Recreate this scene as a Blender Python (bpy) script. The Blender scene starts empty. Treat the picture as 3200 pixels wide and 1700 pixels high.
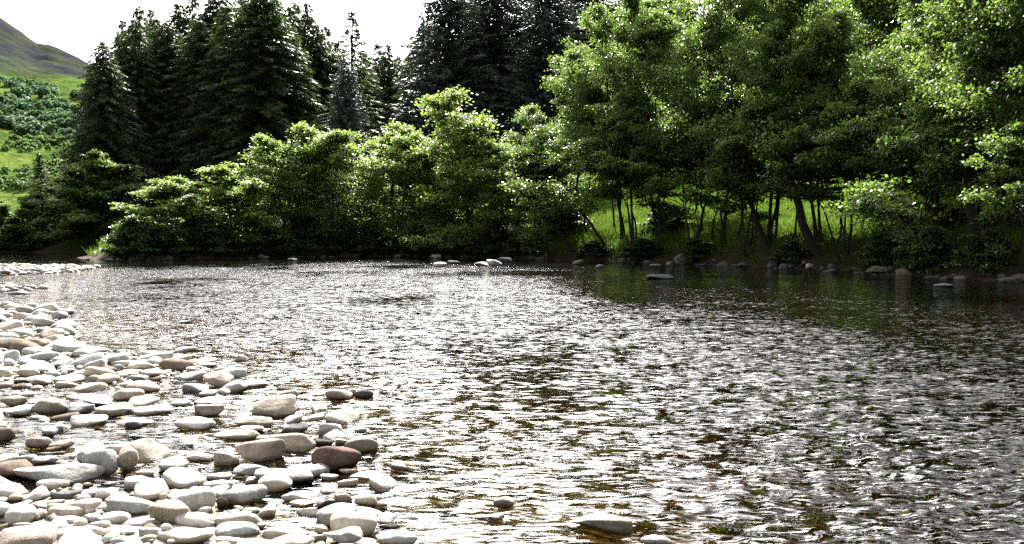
import bpy, math, random
import numpy as np
from mathutils import Vector

scene = bpy.context.scene
col = scene.collection
R = math.radians

# ------------------------------------------------------------------ camera
CAM_H = 1.6
F_PX = 2311.0                      # focal length in photo pixels (3200 wide)
PITCH = math.atan((850 - 750) / F_PX)
cam = bpy.data.cameras.new("camera")
cam.sensor_width = 36.0
cam.lens = 26.0
cam.clip_start = 0.05
cam.clip_end = 6000.0
cam_ob = bpy.data.objects.new("camera", cam)
cam_ob.location = (0, 0, CAM_H)
cam_ob.rotation_euler = (math.pi / 2 - PITCH, 0, 0)
col.objects.link(cam_ob)
scene.camera = cam_ob

# ------------------------------------------------------------------ light
SUN_EL, SUN_AZ = R(42), R(-5)      # azimuth from +Y towards +X
world = bpy.data.worlds.new("World")
scene.world = world
world.use_nodes = True
wn, wl = world.node_tree.nodes, world.node_tree.links
wn.clear()
sky = wn.new("ShaderNodeTexSky")
sky.sky_type = 'NISHITA'
sky.sun_disc = False
sky.sun_elevation = SUN_EL
sky.sun_rotation = SUN_AZ
sky.dust_density = 7.0
bw = wn.new("ShaderNodeRGBToBW")
wl.new(sky.outputs[0], bw.inputs[0])
tc = wn.new("ShaderNodeTexCoord")
nz = wn.new("ShaderNodeTexNoise")
nz.inputs["Scale"].default_value = 2.2
nz.inputs["Detail"].default_value = 5
wl.new(tc.outputs["Generated"], nz.inputs["Vector"])
ramp = wn.new("ShaderNodeMapRange")
ramp.inputs[1].default_value, ramp.inputs[2].default_value = 0.35, 0.7
ramp.inputs[3].default_value, ramp.inputs[4].default_value = 0.8, 1.0
wl.new(nz.outputs["Fac"], ramp.inputs[0])
mx = wn.new("ShaderNodeMix"); mx.data_type = 'RGBA'       # thin bright overcast veil
wl.new(ramp.outputs[0], mx.inputs[0])
wl.new(sky.outputs[0], mx.inputs[6])
wl.new(bw.outputs[0], mx.inputs[7])
bg = wn.new("ShaderNodeBackground")
bg.inputs["Strength"].default_value = 0.105
wl.new(mx.outputs[2], bg.inputs["Color"])
wo = wn.new("ShaderNodeOutputWorld")
wl.new(bg.outputs[0], wo.inputs["Surface"])

sun = bpy.data.lights.new("sun", 'SUN')
sun.energy = 5.0
sun.angle = R(0.53)
sun.color = (1.0, 0.955, 0.88)
sun_ob = bpy.data.objects.new("sun", sun)
sdir = Vector((math.sin(SUN_AZ) * math.cos(SUN_EL), math.cos(SUN_AZ) * math.cos(SUN_EL), math.sin(SUN_EL)))
sun_ob.rotation_euler = sdir.to_track_quat('Z', 'Y').to_euler()
sun_ob.location = (0, 0, 50)
col.objects.link(sun_ob)

scene.view_settings.view_transform = 'Standard'
scene.view_settings.look = 'None'
scene.view_settings.exposure = 2.35
scene.view_settings.gamma = 1
scene.view_settings.use_curve_mapping = False
scene.cycles.use_denoising = False
scene.cycles.max_bounces = 8
scene.cycles.transparent_max_bounces = 8
scene.cycles.caustics_reflective = False
scene.cycles.caustics_refractive = False
scene.cycles.sample_clamp_indirect = 8

# ------------------------------------------------------------------ helpers
def ray(px, py):
    a, b = (px - 1600) / F_PX, -(py - 850) / F_PX
    return np.array([a, math.cos(PITCH) + b * math.sin(PITCH), -math.sin(PITCH) + b * math.cos(PITCH)])

def at_ground(px, py, z=0.0):
    d = ray(px, py)
    t = (CAM_H - z) / -d[2]
    return d[0] * t, d[1] * t, t          # t = depth along the axis

def at_dist(px, py, Y):
    d = ray(px, py)
    return d[0] * Y / d[1], CAM_H + d[2] * Y / d[1]   # X, Z

def link_mesh(name, verts, faces, mat=None, parent=None, smooth=False, attrs=None):
    """verts (n,3) array; faces (m,k) array; one mesh object."""
    me = mesh_data(name, verts, faces, mat, smooth, attrs)
    o = bpy.data.objects.new(name, me)
    col.objects.link(o)
    if parent: o.parent = parent
    return o

def mesh_data(name, verts, faces, mat=None, smooth=False, attrs=None):
    me = bpy.data.meshes.new(name)
    verts = np.asarray(verts, dtype=np.float32)
    if isinstance(faces, np.ndarray): faces = [faces]
    faces = [np.asarray(f, dtype=np.int32) for f in faces if len(f)]
    nl = sum(f.size for f in faces); nf = sum(len(f) for f in faces)
    me.vertices.add(len(verts)); me.vertices.foreach_set("co", verts.ravel())
    me.loops.add(nl); me.loops.foreach_set("vertex_index", np.concatenate([f.ravel() for f in faces]))
    tot = np.concatenate([np.full(len(f), f.shape[1], dtype=np.int32) for f in faces])
    st = np.zeros(nf, dtype=np.int32); st[1:] = np.cumsum(tot)[:-1]
    me.polygons.add(nf)
    me.polygons.foreach_set("loop_start", st)
    me.polygons.foreach_set("loop_total", tot)
    if smooth: me.polygons.foreach_set("use_smooth", np.ones(nf, dtype=bool))
    if attrs:
        for k, v in attrs.items():
            a = me.attributes.new(k, 'FLOAT', 'POINT'); a.data.foreach_set("value", np.asarray(v, dtype=np.float32).ravel())
    me.update(calc_edges=True)
    if mat: me.materials.append(mat)
    return me

def tag(o, label=None, cat=None, group=None, kind=None):
    if label: o["label"] = label
    if cat: o["category"] = cat
    if group: o["group"] = group
    if kind: o["kind"] = kind
    return o

def empty(name, loc, rz=0, sc=(1, 1, 1)):
    o = bpy.data.objects.new(name, None)
    o.location = loc; o.rotation_euler = (0, 0, rz); o.scale = sc
    o.empty_display_size = 0.3
    col.objects.link(o)
    return o

def child(name, me, parent):
    o = bpy.data.objects.new(name, me); col.objects.link(o); o.parent = parent
    return o

# smooth value noise for geometry
def vnoise(x, y, seed=0):
    xi, yi = np.floor(x).astype(np.int64), np.floor(y).astype(np.int64)
    xf, yf = x - xi, y - yi
    u, v = xf * xf * (3 - 2 * xf), yf * yf * (3 - 2 * yf)
    def h(a, b):
        n = (a * 374761393 + b * 668265263 + seed * 1442695) & 0xffffffff
        n = ((n ^ (n >> 13)) * 1274126177) & 0xffffffff
        return ((n ^ (n >> 16)) & 0xffff) / 65535.0
    return (h(xi, yi) * (1 - u) + h(xi + 1, yi) * u) * (1 - v) + (h(xi, yi + 1) * (1 - u) + h(xi + 1, yi + 1) * u) * v

def fbm(x, y, o=4, seed=0):
    s, a, t = 0, 1.0, 0
    for i in range(o):
        s = s + a * vnoise(x * 2 ** i, y * 2 ** i, seed + i); t += a; a *= 0.5
    return s / t - 0.5

def sstep(a, b, x):
    t = np.clip((x - a) / (b - a), 0, 1)
    return t * t * (3 - 2 * t)

# node helper
class NT:
    def __init__(s, name):
        s.m = bpy.data.materials.new(name); s.m.use_nodes = True
        s.t = s.m.node_tree; s.t.nodes.clear()
        s.out = s.t.nodes.new("ShaderNodeOutputMaterial")
    def n(s, typ, **kw):
        nd = s.t.nodes.new("ShaderNode" + typ)
        for k, v in kw.items(): setattr(nd, k, v)
        return nd
    def l(s, a, b): s.t.links.new(a, b)
    def val(s, sock, v):
        if hasattr(v, "node"): s.l(v, sock)
        elif isinstance(v, (tuple, list)) and len(v) == 3 and sock.type == 'RGBA': sock.default_value = (*v, 1)
        else: sock.default_value = v
    def noise(s, vec, scale, detail=3, rough=0.55, out="Fac"):
        nd = s.n("TexNoise"); nd.inputs["Scale"].default_value = scale
        nd.inputs["Detail"].default_value = detail; nd.inputs["Roughness"].default_value = rough
        if vec is not None: s.l(vec, nd.inputs["Vector"])
        return nd.outputs[out]
    def mix(s, fac, a, b, blend='MIX'):
        nd = s.n("Mix", data_type='RGBA', blend_type=blend)
        s.val(nd.inputs[0], fac); s.val(nd.inputs[6], a); s.val(nd.inputs[7], b)
        return nd.outputs[2]
    def rng(s, v, a, b, c=0.0, d=1.0):
        nd = s.n("MapRange"); s.val(nd.inputs[0], v)
        for i, q in enumerate((a, b, c, d)): s.val(nd.inputs[i + 1], q)
        return nd.outputs[0]
    def math(s, op, a, b=0.0):
        nd = s.n("Math", operation=op); s.val(nd.inputs[0], a); s.val(nd.inputs[1], b)
        return nd.outputs[0]
    def vmath(s, op, a, b=None):
        nd = s.n("VectorMath", operation=op); s.val(nd.inputs[0], a)
        if b is not None:
            s.val(nd.inputs["Scale"] if op == 'SCALE' else nd.inputs[1], b)
        return nd.outputs[0]
    def attr(s, name):
        nd = s.n("Attribute"); nd.attribute_name = name
        return nd.outputs["Fac"]
    def pos(s): return s.n("NewGeometry").outputs["Position"]
    def sep(s, v):
        nd = s.n("SeparateXYZ"); s.l(v, nd.inputs[0]); return nd.outputs
    def objco(s): return s.n("TexCoord").outputs["Object"]
    def bsdf(s, color, rough=0.8, spec=0.3, normal=None):
        b = s.n("BsdfPrincipled"); s.val(b.inputs["Base Color"], color); s.val(b.inputs["Roughness"], rough)
        s.val(b.inputs["Specular IOR Level"], spec)
        if normal is not None: s.l(normal, b.inputs["Normal"])
        return b.outputs[0]
    def bump(s, h, strength=0.3, dist=0.02):
        nd = s.n("Bump"); nd.inputs["Strength"].default_value = strength; nd.inputs["Distance"].default_value = dist
        s.l(h, nd.inputs["Height"]); return nd.outputs[0]
    def mixsh(s, f, a, b):
        nd = s.n("MixShader"); s.val(nd.inputs[0], f); s.l(a, nd.inputs[1]); s.l(b, nd.inputs[2]); return nd.outputs[0]
    def done(s, sh): s.l(sh, s.out.inputs["Surface"]); return s.m

# ------------------------------------------------------------------ materials
def leaf_material(name, a, b, tr, trans=0.45, rough=0.42, spec=0.5, clump=0.6):
    t = NT(name)
    rnd = t.n("NewGeometry").outputs["Random Per Island"]
    big = t.noise(t.pos(), clump, 2)
    f = t.math('ADD', t.math('MULTIPLY', rnd, 0.6), t.rng(big, 0.35, 0.65, 0.0, 0.4))
    c = t.mix(f, a, b)
    s1 = t.bsdf(c, rough, spec)
    ts = t.n("BsdfTranslucent"); t.l(t.mix(f, tr, tuple(x * 1.35 for x in tr)), ts.inputs["Color"])
    return t.done(t.mixsh(trans, s1, ts.outputs[0]))

M = {}
M["alder_leaf"] = leaf_material("alder_leaf", (0.021, 0.042, 0.009), (0.050, 0.082, 0.020), (0.115, 0.185, 0.028), 0.50, 0.40, 0.40)
M["dark_leaf"] = leaf_material("dark_leaf", (0.018, 0.042, 0.014), (0.040, 0.075, 0.020), (0.08, 0.14, 0.020), 0.42, 0.36, 0.55)
M["bright_leaf"] = leaf_material("bright_leaf", (0.044, 0.078, 0.020), (0.090, 0.132, 0.034), (0.19, 0.28, 0.048), 0.5, 0.42, 0.4)
M["spruce_needle"] = leaf_material("spruce_needle", (0.022, 0.040, 0.017), (0.050, 0.072, 0.026), (0.05, 0.09, 0.016), 0.25, 0.55, 0.3, 0.35)
M["sitka_needle"] = leaf_material("sitka_needle", (0.045, 0.062, 0.054), (0.095, 0.118, 0.104), (0.03, 0.06, 0.03), 0.15, 0.5, 0.35, 0.35)
M["larch_needle"] = leaf_material("larch_needle", (0.022, 0.044, 0.016), (0.042, 0.07, 0.024), (0.05, 0.09, 0.02), 0.3, 0.55, 0.3)
M["fern"] = leaf_material("fern", (0.035, 0.075, 0.025), (0.055, 0.105, 0.035), (0.07, 0.16, 0.04), 0.35, 0.5, 0.4)
M["grass"] = leaf_material("grass", (0.040, 0.066, 0.012), (0.080, 0.105, 0.022), (0.095, 0.165, 0.016), 0.40, 0.7, 0.0, 0.9)

t = NT("bark")
c = t.mix(t.noise(t.objco(), 5, 5, 0.65), (0.010, 0.009, 0.007), (0.040, 0.034, 0.027))
M["bark"] = t.done(t.bsdf(c, 0.9, 0.2, t.bump(t.noise(t.objco(), 14, 4), 0.6, 0.05)))
t = NT("bare_twig")
c = t.mix(t.noise(t.objco(), 3, 3), (0.16, 0.145, 0.12), (0.30, 0.28, 0.24))
M["bare_twig"] = t.done(t.bsdf(c, 0.9, 0.2))

def stone_material(name, a, b, speck, vein=0.0, stripe=False):
    t = NT(name)
    oi = t.n("ObjectInfo").outputs["Random"]
    p = t.vmath('ADD', t.objco(), t.vmath('SCALE', (37.0, 91.0, 53.0), oi))
    n1 = t.noise(p, 5.5, 6, 0.62)
    c = t.mix(t.rng(n1, 0.36, 0.62), a, tuple(x * 0.85 for x in b))
    n2 = t.noise(p, 62, 2, 0.7)
    c = t.mix(t.rng(n2, 0.52, 0.66, 0, 0.75), c, speck)
    n5 = t.noise(p, 150, 2, 0.7)
    c = t.mix(t.rng(n5, 0.5, 0.75, 0, 0.35), c, tuple(x * 0.5 for x in speck))
    w = t.n("TexWave"); t.l(p, w.inputs["Vector"])
    w.inputs["Scale"].default_value = 14 if stripe else 2.5
    w.inputs["Distortion"].default_value = 4.0 if stripe else 9.0
    w.inputs["Detail"].default_value = 4; w.inputs["Detail Scale"].default_value = 1.6
    wv = t.rng(w.outputs["Fac"], 0.9, 1.0, 0, 0.8) if not stripe else t.rng(w.outputs["Fac"], 0.3, 0.9, 0, 0.8)
    c = t.mix(t.math('MULTIPLY', wv, 0.6 if stripe else vein), c, tuple(min(1, x * (0.5 if stripe else 1.5)) for x in b))
    hv = t.n("HueSaturation"); t.l(c, hv.inputs["Color"])
    t.l(t.rng(oi, 0, 1, 0.82, 1.15), hv.inputs["Value"])
    c = hv.outputs[0]
    z = t.sep(t.pos())[2]                                   # tide line left wet by the river
    wet = t.math('MULTIPLY', t.rng(t.math('ADD', z, t.math('MULTIPLY', t.noise(t.pos(), 9, 3), 0.035)), 0.030, 0.055, 1, 0), 1.0)
    c = t.mix(t.math('MULTIPLY', wet, 0.72), c, t.mix(1.0, c, (0.42, 0.34, 0.25), 'MULTIPLY'))
    rough = t.rng(wet, 0, 1, 0.82, 0.28)
    h = t.math('ADD', t.math('MULTIPLY', t.noise(p, 22, 5, 0.65), 1.0), t.math('MULTIPLY', w.outputs["Fac"], 0.15 if stripe else 0.12 * vein))
    return t.done(t.bsdf(c, rough, 0.3 if a[0] > 0.2 else 0.0, t.bump(h, 0.6, 0.018)))

TONES = dict(
    white=((0.50, 0.49, 0.46), (0.42, 0.41, 0.38), (0.34, 0.33, 0.31), 0.5),
    cream=((0.49, 0.45, 0.38), (0.40, 0.36, 0.29), (0.30, 0.25, 0.19), 0.4),
    grey=((0.32, 0.315, 0.30), (0.23, 0.23, 0.22), (0.14, 0.14, 0.14), 0.7),
    blue=((0.335, 0.345, 0.35), (0.255, 0.265, 0.275), (0.17, 0.18, 0.2), 0.5),
    tan=((0.40, 0.345, 0.275), (0.29, 0.245, 0.19), (0.17, 0.14, 0.11), 0.6),
    pink=((0.35, 0.285, 0.24), (0.245, 0.19, 0.16), (0.16, 0.12, 0.10), 0.5),
    red=((0.18, 0.115, 0.10), (0.115, 0.075, 0.068), (0.22, 0.18, 0.17), 0.4),
    olive=((0.31, 0.295, 0.235), (0.215, 0.205, 0.155), (0.13, 0.12, 0.08), 0.4),
    dark=((0.12, 0.12, 0.118), (0.075, 0.076, 0.078), (0.2, 0.2, 0.2), 0.6),
    black=((0.035, 0.038, 0.042), (0.022, 0.024, 0.028), (0.06, 0.06, 0.06), 0.2),
    brown=((0.21, 0.17, 0.14), (0.145, 0.115, 0.092), (0.08, 0.06, 0.045), 0.4),
    orange=((0.48, 0.42, 0.34), (0.46, 0.27, 0.13), (0.3, 0.2, 0.12), 0.4))
dim = lambda c, k=0.86: tuple(x * k for x in c)
STONE = {k: stone_material("stone_" + k, dim(v[0]), dim(v[1]), dim(v[2]), v[3]) for k, v in TONES.items()}
STONE["lichen"] = stone_material("stone_lichen", (0.199, 0.20, 0.185), (0.035, 0.035, 0.032), (0.10, 0.10, 0.09), 0.2)
STONE["mossy"] = stone_material("stone_mossy", (0.11, 0.105, 0.09), (0.03, 0.034, 0.022), (0.06, 0.06, 0.05), 0.2)
STONE["striped"] = stone_material("stone_striped", (0.30, 0.26, 0.21), (0.22, 0.185, 0.145), (0.15, 0.12, 0.09), 0.5, True)
# ------------------------------------------------------------------ terrain
BANK = np.array([(70, -60), (38, -20), (30, 0), (24.5, 18), (19.3, 28), (16.8, 39), (11, 51), (2.6, 60), (-9.6, 73), (-18.5, 70.5),
                 (-24, 64), (-30, 59.5), (-34.5, 60.5), (-38.5, 66), (-43, 78), (-49, 88), (-60, 92), (-80, 89), (-140, 84), (-400, 78)], float)
SHORE = np.array([(0.9, -40), (0.5, 0), (-0.3, 2.4), (-0.68, 3.9), (-0.95, 4.9), (-1.15, 5.9), (-2.2, 7.4), (-4.2, 9.7), (-6.5, 11.0), (-7.7, 12.8),
                  (-10.8, 17.4), (-14.5, 18.9), (-18, 20.4), (-15.4, 22), (-15.6, 24.2), (-18.6, 26), (-23.5, 28.5), (-23, 32), (-22, 37),
                  (-24.6, 43.3), (-33, 45.5), (-60, 50), (-140, 52), (-400, 50)], float)

def seg_dist(P, poly):
    d = np.full(len(P), 1e9)
    for a, b in zip(poly[:-1], poly[1:]):
        ab = b - a
        t = np.clip(((P - a) @ ab) / (ab @ ab), 0, 1)
        q = P - (a + t[:, None] * ab)
        d = np.minimum(d, np.hypot(q[:, 0], q[:, 1]))
    return d

def inside(P, poly):
    c = np.zeros(len(P), bool)
    x, y = P[:, 0], P[:, 1]
    for (x1, y1), (x2, y2) in zip(poly, np.roll(poly, -1, 0)):
        with np.errstate(divide='ignore', invalid='ignore'):
            k = ((y1 > y) != (y2 > y)) & (x < (x2 - x1) * (y - y1) / (y2 - y1 + 1e-12) + x1)
        c ^= k
    return c

BANK_POLY = np.vstack([BANK, [(-400, 3000), (3000, 3000), (3000, -60)]])
SHORE_POLY = np.vstack([SHORE, [(-400, -40)]])

# open pools and channels between the stones: photo ellipses laid on the ground
POOLS = []
for px_, py_, rx_, ry_ in [(330, 1362, 200, 34), (120, 1412, 130, 22), (390, 1492, 95, 26), (560, 1200, 120, 18), (860, 1545, 120, 40), (900, 1625, 90, 22),
                           (700, 1590, 40, 20), (880, 1440, 60, 16), (620, 1480, 60, 16), (690, 1320, 40, 18), (60, 1330, 80, 16), (270, 1585, 60, 12), (60, 1530, 70, 14)]:
    x_, y_, d_ = at_ground(px_, py_)
    POOLS.append((x_, y_, rx_ * d_ / F_PX, (at_ground(px_, py_ - ry_)[1] - at_ground(px_, py_ + ry_)[1]) / 2))
def pool_mask(x, y):
    m = np.zeros_like(x)
    for a, b, c, d in POOLS: m = np.maximum(m, sstep(1.25, 0.7, np.hypot((x - a) / c, (y - b) / d)))
    return m

def zones(X, Y):
    P = np.stack([np.ravel(X), np.ravel(Y)], 1).astype(float)
    wob = np.stack([fbm(P[:, 0] * 0.5, P[:, 1] * 0.5, 3, 5), fbm(P[:, 0] * 0.5 + 40, P[:, 1] * 0.5, 3, 9)], 1)
    Q = P + wob * 1.6 * sstep(15, 40, P[:, 1])[:, None]
    sb = seg_dist(Q, BANK); sb[~inside(Q, BANK_POLY)] *= -1       # >0 on the far bank
    ss = seg_dist(P, SHORE); ss[~inside(P, SHORE_POLY)] *= -1     # >0 on the shingle
    return P, sb, ss

def ground_z(X, Y, full=False):
    P, sb, ss = zones(X, Y)
    x, y = P[:, 0], P[:, 1]
    w = -np.minimum(np.minimum(0.75, 0.02 + 0.13 * np.maximum(-ss, 0)), 0.04 + 0.14 * np.maximum(-sb, 0))
    near = sstep(14, 8, y)
    sh = np.minimum(0.30, 0.030 * ss) * (1 - 0.75 * near) - 0.012
    pool = fbm(x * 0.55 + 3.3, y * 0.55, 3, 21)
    sh = sh + near * (pool * 0.16 - 0.022) + fbm(x * 2.5, y * 2.5, 3, 31) * 0.05
    sh = sh - 0.075 * pool_mask(x, y)
    slope = 0.06 + 0.26 * sstep(-14, 8, x)
    up = sb - 2.2
    hill = np.where(up > 0, slope * np.minimum(up, 38) + 0.02 * np.clip(up - 38, 0, 120), 0)
    bk = 0.30 * sstep(0, 1.0, sb) + 1.05 * sstep(0.9, 2.2, sb) + hill - 0.03
    bk = bk + fbm(x * 0.35, y * 0.35, 4, 3) * (0.9 * sstep(0.8, 5, sb)) + fbm(x * 1.7, y * 1.7, 3, 8) * 0.25 * sstep(0, 1, sb)
    z = np.where(ss > 0, sh, w)
    z = np.where((ss <= 0) & (sb <= 0), w + fbm(x * 1.8, y * 1.8, 3, 13) * 0.08 * sstep(0.0, 1.2, -ss), z)
    z = np.where(sb > 0, bk, z)
    if full: return z, sb, ss
    return z

def gz(x, y): return float(ground_z(np.array([x]), np.array([y]))[0])

def warp(c, a, lo, hi, n):
    t0, t1 = math.asinh((lo - c) / a), math.asinh((hi - c) / a)
    return c + a * np.sinh(np.linspace(t0, t1, n))

def grid_faces(nx, ny):
    i = np.arange(nx * ny).reshape(ny, nx)
    return np.stack([i[:-1, :-1].ravel(), i[:-1, 1:].ravel(), i[1:, 1:].ravel(), i[1:, :-1].ravel()], 1)

gx, gy = warp(-3, 5, -420, 420, 330), warp(6, 6, -40, 620, 310)
GX, GY = np.meshgrid(gx, gy)
GZ, SB, SS = ground_z(GX, GY, True)

t = NT("ground")
p = t.pos()
vor = t.n("TexVoronoi"); vor.inputs["Scale"].default_value = 11; t.l(p, vor.inputs["Vector"])
vcol = t.n("SeparateColor"); t.l(vor.outputs["Color"], vcol.inputs[0])
peb = t.mix(vcol.outputs[0], (0.44, 0.41, 0.36), (0.22, 0.19, 0.155))
gap = t.rng(vor.outputs["Distance"], 0.25, 0.62)
peb = t.mix(gap, peb, (0.10, 0.085, 0.065))
bed = t.mix(vcol.outputs[1], (0.085, 0.064, 0.034), (0.040, 0.031, 0.016))
bed = t.mix(gap, bed, (0.02, 0.015, 0.008))
bed = t.mix(t.rng(t.noise(p, 0.9, 3), 0.4, 0.6), bed, t.mix(1.0, bed, (0.6, 0.66, 0.4), 'MULTIPLY'))
gr = t.mix(t.noise(p, 1.3, 6, 0.7), (0.026, 0.046, 0.009), (0.054, 0.082, 0.016))
earth = t.mix(t.noise(p, 2.5, 5), (0.022, 0.018, 0.012), (0.055, 0.043, 0.028))
c = t.mix(t.attr("shingle"), bed, peb)
c = t.mix(t.attr("earth"), c, earth)
c = t.mix(t.attr("grass"), c, gr)
h = t.math('ADD', t.math('MULTIPLY', vor.outputs["Distance"], -1.0), t.math('MULTIPLY', t.noise(p, 30, 3), 0.3))
M["ground"] = t.done(t.bsdf(c, 0.9, t.math('MULTIPLY', t.rng(t.attr("earth"), 0, 1, 1, 0), 0.25), t.bump(h, 0.7, 0.05)))
tag(link_mesh("ground", np.stack([GX.ravel(), GY.ravel(), GZ], 1), grid_faces(330, 310), M["ground"], smooth=True,
    attrs=dict(shingle=sstep(-0.025, 0.0, GZ) * (SB <= 0), earth=sstep(-0.1, 0.1, SB), grass=sstep(1.3, 2.6, SB + fbm(GX.ravel() * .8, GY.ravel() * .8, 3, 4)))), kind="structure")

# ------------------------------------------------------------------ river
NXW, NYW = 430, 720
wy = (np.geomspace(3.2, 104, NYW) - 6.2)
wu = np.linspace(-1, 1, NXW)
WX = wu[None, :] * (0.80 * np.maximum(wy + 2, 0.5) + 2.0)[:, None]
WY = wy[:, None] * np.ones_like(WX)
dx = np.gradient(WX, axis=1); dy = np.gradient(wy)[:, None] * np.ones_like(WX)
_, sbw, ssw = zones(WX, WY); sbw = sbw.reshape(WX.shape); ssw = ssw.reshape(WX.shape)
rng = np.random.default_rng(8)
WZ = np.zeros_like(WX); lost = np.zeros_like(WX)
calm = np.clip(0.82 + 2.0 * fbm(WX * 0.30 + 11, WY * 0.20, 3, 77), 0.15, 1.25)
calm = calm * (0.40 + 0.60 * sstep(-0.4, 1.4, -ssw)) * (0.13 + 0.87 * sstep(3, 32, -sbw))
wpx = WX + 0.5 * fbm(WX * .7, WY * .7, 2, 41); wpy = WY + 0.5 * fbm(WX * .7 + 9, WY * .7, 2, 43)
NW = 72
for i in range(NW):
    lam = 0.06 * (5.6) ** rng.random()
    k = 2 * math.pi / lam
    th = math.radians(112) + rng.normal(0, 0.55)             # crests lie mostly across the view
    kx, ky = k * math.cos(th), k * math.sin(th)
    slope = 0.058
    res = (np.abs(kx) * dx + np.abs(ky) * dy) / (2 * math.pi)
    att = sstep(0.36, 0.20, res)
    ph = kx * wpx + ky * wpy + rng.random() * 6.28
    grp = 0.35 + 1.3 * vnoise(WX / (lam * 3) + i * 7.3, WY / (lam * 3), i)
    s = np.sin(ph)
    WZ += att * grp * slope / k * (s + 0.25 * np.cos(2 * ph))
    lost += (1 - att ** 2) * slope ** 2
WZ *= calm
lost = np.sqrt(lost) * calm
t = NT("river_water")
p = t.pos()
def slope_noise(scale, amp, det=2, sx=1.0, sy=1.0):
    mp = t.n("Mapping"); t.l(p, mp.inputs["Vector"])
    mp.inputs["Scale"].default_value = (sx, sy, 1); mp.inputs["Rotation"].default_value = (0, 0, 0.3)
    c = t.noise(mp.outputs[0], scale, det, 0.6, "Color")
    v = t.vmath('SUBTRACT', c, (0.5, 0.5, 0.5))
    return t.vmath('SCALE', v, amp)
chop, calma = t.attr("chop"), t.attr("calm")
v1 = slope_noise(9.0, t.math('MULTIPLY', chop, 3.4), 2, 0.6, 1.2)
v2 = slope_noise(2.2, t.math('MULTIPLY', chop, 1.9), 2, 0.6, 1.3)
v3 = slope_noise(19.0, t.math('MULTIPLY', calma, 3.6), 5, 0.36, 1.6)
v = t.vmath('MULTIPLY', t.vmath('ADD', t.vmath('ADD', v1, v2), v3), (1, 1, 0))
nrm = t.vmath('NORMALIZE', t.vmath('ADD', t.n("NewGeometry").outputs["Normal"], v))
fr = t.n("Fresnel"); fr.inputs["IOR"].default_value = 1.33; t.l(nrm, fr.inputs["Normal"])
gl = t.n("BsdfGlossy"); gl.inputs["Roughness"].default_value = 0.045; t.l(nrm, gl.inputs["Normal"])
gl.inputs["Color"].default_value = (1, 1, 1, 1)
tp = t.n("BsdfTransparent"); dep = t.attr("depth")                                   # peat stained water: light lost over the path to the bed
tcol = t.n("CombineColor")
for i_, k_ in enumerate((2.2, 3.2, 7.0)):
    t.l(t.math('POWER', 2.71828, t.math('MULTIPLY', dep, -k_)), tcol.inputs[i_])
t.l(tcol.outputs[0], tp.inputs["Color"])
M["water"] = t.done(t.mixsh(fr.outputs[0], tp.outputs[0], gl.outputs[0]))
tag(link_mesh("river", np.stack([WX.ravel(), WY.ravel(), WZ.ravel()], 1), grid_faces(NXW, NYW), M["water"], smooth=True,
    attrs=dict(chop=lost, calm=calm, depth=np.clip(0.04 - ground_z(WX, WY), 0.03, 1.0))), kind="structure")

# ------------------------------------------------------------------ far hill
SKY = [(-2600, -700), (-800, -330), (-300, -90), (0, 57), (29, 69), (96, 113), (112, 128), (120, 138), (175, 149), (205, 161), (248, 180), (289, 203), (420, 270), (700, 390), (1000, 480), (1600, 600), (2400, 680), (4000, 720)]
su = np.array([(a - 1600) / 2.311 for a, b in SKY]); sz = np.array([(750 - b) / 2.311 + 1.6 for a, b in SKY])
def hill_z(X, Y):
    u = X - 0.62 * (1000 - Y)
    ridge = np.interp(u, su, sz)
    tt = np.clip((Y - 290) / 710, 0, 1.0)
    prof = 0.04 + 0.96 * (0.85 * tt + 0.15 * tt * tt)
    z = ridge * prof * sstep(110, 320, Y)
    amp = sstep(0.0, 0.25, tt) * sstep(1.0, 0.9, tt)
    z = z + amp * (fbm(X / 130, Y / 110, 4, 61) * 26 + fbm(X / 40, Y / 34, 3, 67) * 9) + fbm(X / 14, Y / 14, 3, 71) * 3.0 * sstep(0, .1, tt)
    return np.where(Y > 1000, z - (Y - 1000) * 0.25, z)
hx, hy = np.linspace(-1500, 700, 240), np.linspace(105, 1300, 220)
HX, HY = np.meshgrid(hx, hy)
HZ = hill_z(HX, HY)
t = NT("hill")
p = t.pos(); zz = t.sep(p)[2]
wob = t.math('ADD', zz, t.math('MULTIPLY', t.math('SUBTRACT', t.noise(p, 0.012, 4), 0.5), 110))
wob = t.math('ADD', wob, t.math('MULTIPLY', t.math('SUBTRACT', t.noise(p, 0.07, 4), 0.5), 30))
green = t.mix(t.rng(t.noise(p, 0.035, 6, 0.7), 0.35, 0.65), (0.036, 0.078, 0.014), (0.108, 0.138, 0.030))
green = t.mix(t.rng(t.noise(p, 0.16, 4, 0.75), 0.48, 0.62), green, (0.028, 0.055, 0.018))
heath = t.mix(t.rng(t.noise(p, 0.03, 5, 0.7), 0.4, 0.62), (0.022, 0.022, 0.031), (0.036, 0.046, 0.026))
rock = t.rng(t.noise(p, 0.14, 5, 0.75), 0.64, 0.70)
heath = t.mix(t.math('MULTIPLY', rock, 0.6), heath, (0.24, 0.235, 0.235))
c = t.mix(t.rng(wob, 135, 185), green, heath)
df = t.n("BsdfDiffuse"); t.l(c, df.inputs["Color"]); t.l(t.bump(t.noise(p, 0.25, 5, 0.7), 0.7, 2.5), df.inputs["Normal"])
M["hill"] = t.done(df.outputs[0])
tag(link_mesh("hill", np.stack([HX.ravel(), HY.ravel(), HZ.ravel()], 1), grid_faces(240, 220), M["hill"], smooth=True), kind="structure")

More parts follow.
